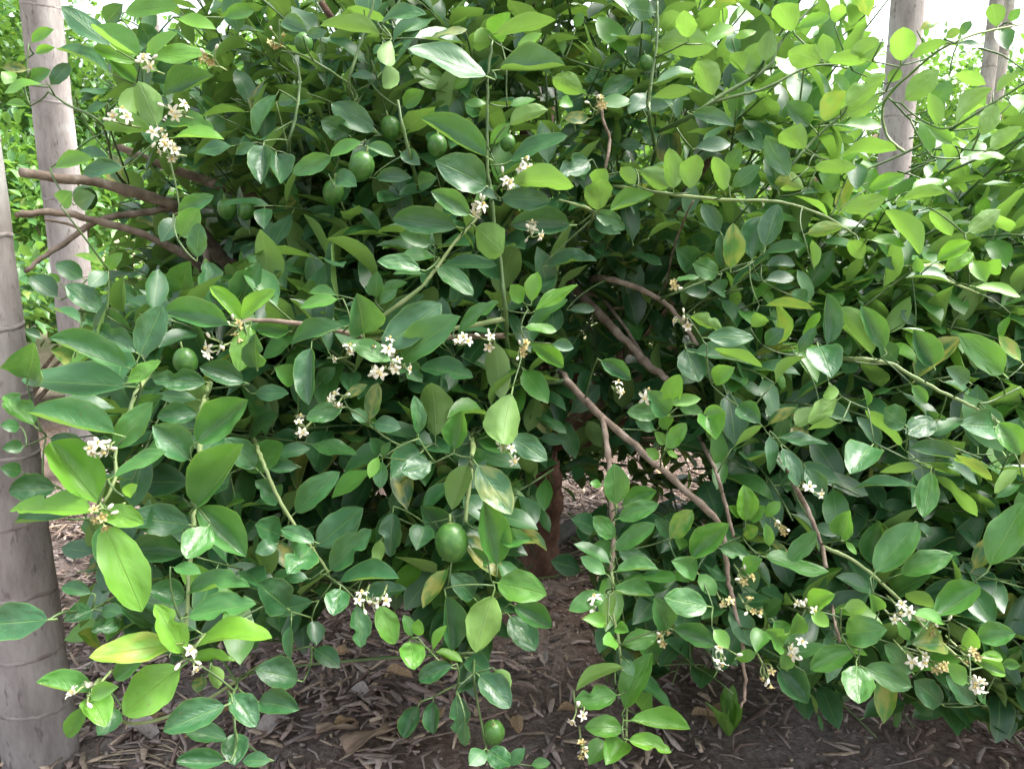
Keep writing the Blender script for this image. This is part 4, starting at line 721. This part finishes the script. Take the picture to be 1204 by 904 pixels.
# dry fallen leaves, one by one
M_DRY = simple_mat('dry_leaf', [(.3, (.20, .125, .065)), (.6, (.36, .25, .145)), (.8, (.46, .36, .24))], 14, .8, .4, .003)
M_DRYG = simple_mat('grey_dry_leaf', [(.3, (.20, .165, .145)), (.7, (.38, .33, .30))], 14, .8, .4, .003)
DRYM = [mesh_np('fallen_leaf', *(lambda t_: (t_[0], t_[1]))(leaf_template(9, 5, .9, .5, .22, .5, 300 + k)), mm) for k, mm in enumerate((M_DRY, M_DRYG, M_DRY))]
for k, (x, y, L_) in enumerate([(345, 742, .06), (372, 760, .07), (415, 778, .06), (452, 806, .07), (470, 772, .055), (340, 845, .07), (392, 866, .06), (436, 842, .08), (500, 868, .06), (520, 850, .05), (186, 872, .085), (215, 868, .07), (165, 862, .06),
        (640, 800, .05), (682, 752, .05), (655, 850, .055), (772, 872, .06), (812, 852, .06), (838, 842, .07), (800, 830, .05), (610, 880, .05), (1160, 600, .08), (1170, 690, .07), (1185, 640, .07), (690, 552, .07), (742, 560, .07), (775, 556, .06), (250, 850, .06), (300, 872, .07)]):
    g = ground_at(x, y); o = link('fallen_leaf', DRYM[k % 3]); o.location = (g[0], g[1], gz(g[0], g[1]) + .012); s_ = L_ * rng.uniform(.9, 1.2); o.scale = (s_ * .5, s_, s_ * .4); o.rotation_euler = (rng.uniform(-.25, .25), rng.uniform(-.3, .3), rng.uniform(0, 6.28))
    where = ('on the wood chips between the hanging lime sprays' if 330 < x < 480 and y < 815 else 'close to the torn tan husk' if 330 < x < 470 else 'beside the thin brown fallen twig' if 480 < x < 620 else 'at the foot of the ringed palm trunk' if x < 310
             else 'on bare soil in front of the lime trunk' if 620 < x < 700 and y > 700 else 'on the soil near the small bright weed' if y > 800 else 'on the mulch behind the lime trunk' if x < 800 else 'on the mulch under the right-hand spread of the bush'.replace('right-hand ', 'outer '))
    kd = 'grey' if k % 3 == 1 else 'brown'
    tag(o, 'curled dry %s leaf %s' % (kd, where), 'dry leaf', 'dry %s leaves %s' % (kd, where))
# a torn tan sheath of palm husk, fallen twigs, straw, and a grey fallen palm stalk behind the trunk
def husk(px, py, L_, W_, rot, label):
    g = ground_at(px, py); V = []; Tr = []; rows, cols = 9, 6
    for a in range(rows):
        for b in range(cols):
            t, s = a / (rows - 1), b / (cols - 1) - .5; V.append(((t - .5) * L_, s * W_ * (1 - .45 * t + .12 * math.sin(9 * t + b)), .006 + .014 * (2 * s) ** 2 * (1 - t * .5) + .006 * math.sin(5 * t + 2 * s) + rng.uniform(0, .004)))
    k = len(V); V += [(a_, b_, c_ + .003) for a_, b_, c_ in V]
    for a in range(rows - 1):
        for b in range(cols - 1):
            q = a * cols + b; Tr += [(q, q + cols + 1, q + 1), (q, q + cols, q + cols + 1), (k + q, k + q + 1, k + q + cols + 1), (k + q, k + q + cols + 1, k + q + cols)]
    edge = [b for b in range(cols)] + [a * cols + cols - 1 for a in range(1, rows)] + [(rows - 1) * cols + b for b in range(cols - 2, -1, -1)] + [a * cols for a in range(rows - 2, 0, -1)]
    for e0, e1 in zip(edge, edge[1:] + edge[:1]): Tr += [(e0, e1, e1 + k), (e0, e1 + k, e0 + k)]
    o = link('bark_husk', mesh_np('bark_husk', np.array(V), np.array(Tr), M_HUSK, smooth=False)); o.location = (g[0], g[1], gz(g[0], g[1]) + .004); o.rotation_euler.z = rot; tag(o, label, 'husk')
M_HUSK = simple_mat('tan_husk', [(.3, (.16, .105, .07)), (.55, (.28, .20, .14)), (.8, (.38, .29, .21))], 16, .85, .5, .004, stretch=(1, 7, 1))
husk(436, 884, .12, .045, .75, 'torn tan husk of palm bark lying on the wood chips'); husk(398, 872, .09, .018, .3, 'narrow tan strip of husk beside the larger torn husk')
def fallen_twig(pts, r0, label, mat=M_BARK, name='fallen_twig', cat='twig', group=None):
    P = []
    for x, y in pts: g = ground_at(x, y); P.append((g[0], g[1], gz(g[0], g[1]) + r0 * 1.1 + .006))
    t = Tubes(); L_ = smooth_line(P, 5); t.add(L_, np.linspace(r0, r0 * .55, len(L_)), 7, .06); return tag(link(name, t.mesh(name, mat)), label, cat, group)
fallen_twig([(444, 895), (480, 888), (520, 880), (556, 872)], .0032, 'thin brown twig lying across the soil below the hanging leaves')
M_STRAW = simple_mat('dry_straw', [(.3, (.30, .23, .15)), (.7, (.46, .38, .27))], 30, .8, .2, .002)
for k in range(7): fallen_twig([(112 + 6 * k, 893 - 3.2 * k), (150 + 8 * k, 887 - 3 * k + rng.uniform(-4, 4)), (195 + 5 * k, 893 + rng.uniform(-12, 8))], .0016, 'thin dry straw lying at the foot of the ringed palm trunk', M_STRAW, 'dry_straw', 'straw', 'dry straws at the foot of the ringed palm')
M_STALK = simple_mat('grey_palm_stalk', [(.3, (.08, .08, .08)), (.7, (.16, .155, .15))], 8, .75, .2, .004, stretch=(1, 6, 6))
fallen_twig([(640, 668), (668, 640), (705, 626), (770, 612), (840, 604), (930, 592)], .028, 'smooth grey fallen palm stalk lying behind the lime trunk', M_STALK, 'fallen_stalk', 'stalk')
# a small weed on bare soil
g = ground_at(858, 868); we = empty('grass_weed', (g[0], g[1], gz(g[0], g[1])), 'small bright green weed growing on bare grey soil', 'weed')
for k in range(9):
    an = rng.uniform(0, 6.28); ax = unit(np.array([math.cos(an) * .5, math.sin(an) * .5 , .8])); L_ = rng.uniform(.06, .10)
    h = dict(b=g + np.array([math.cos(an) * .012, math.sin(an) * .012, gz(g[0], g[1])]), ax=ax, n=np.array([-ax[0], -ax[1], 1.]), L=L_, W=L_ * .30)
    o = bpy.data.objects.new('blade', leaf_me[k % 14]); COL.objects.link(o); o.parent = we; o.matrix_parent_inverse = Matrix.Translation(-we.location); o.matrix_basis = leaf_matrix(h); o.color = (.9, rng.random(), 0, 1)
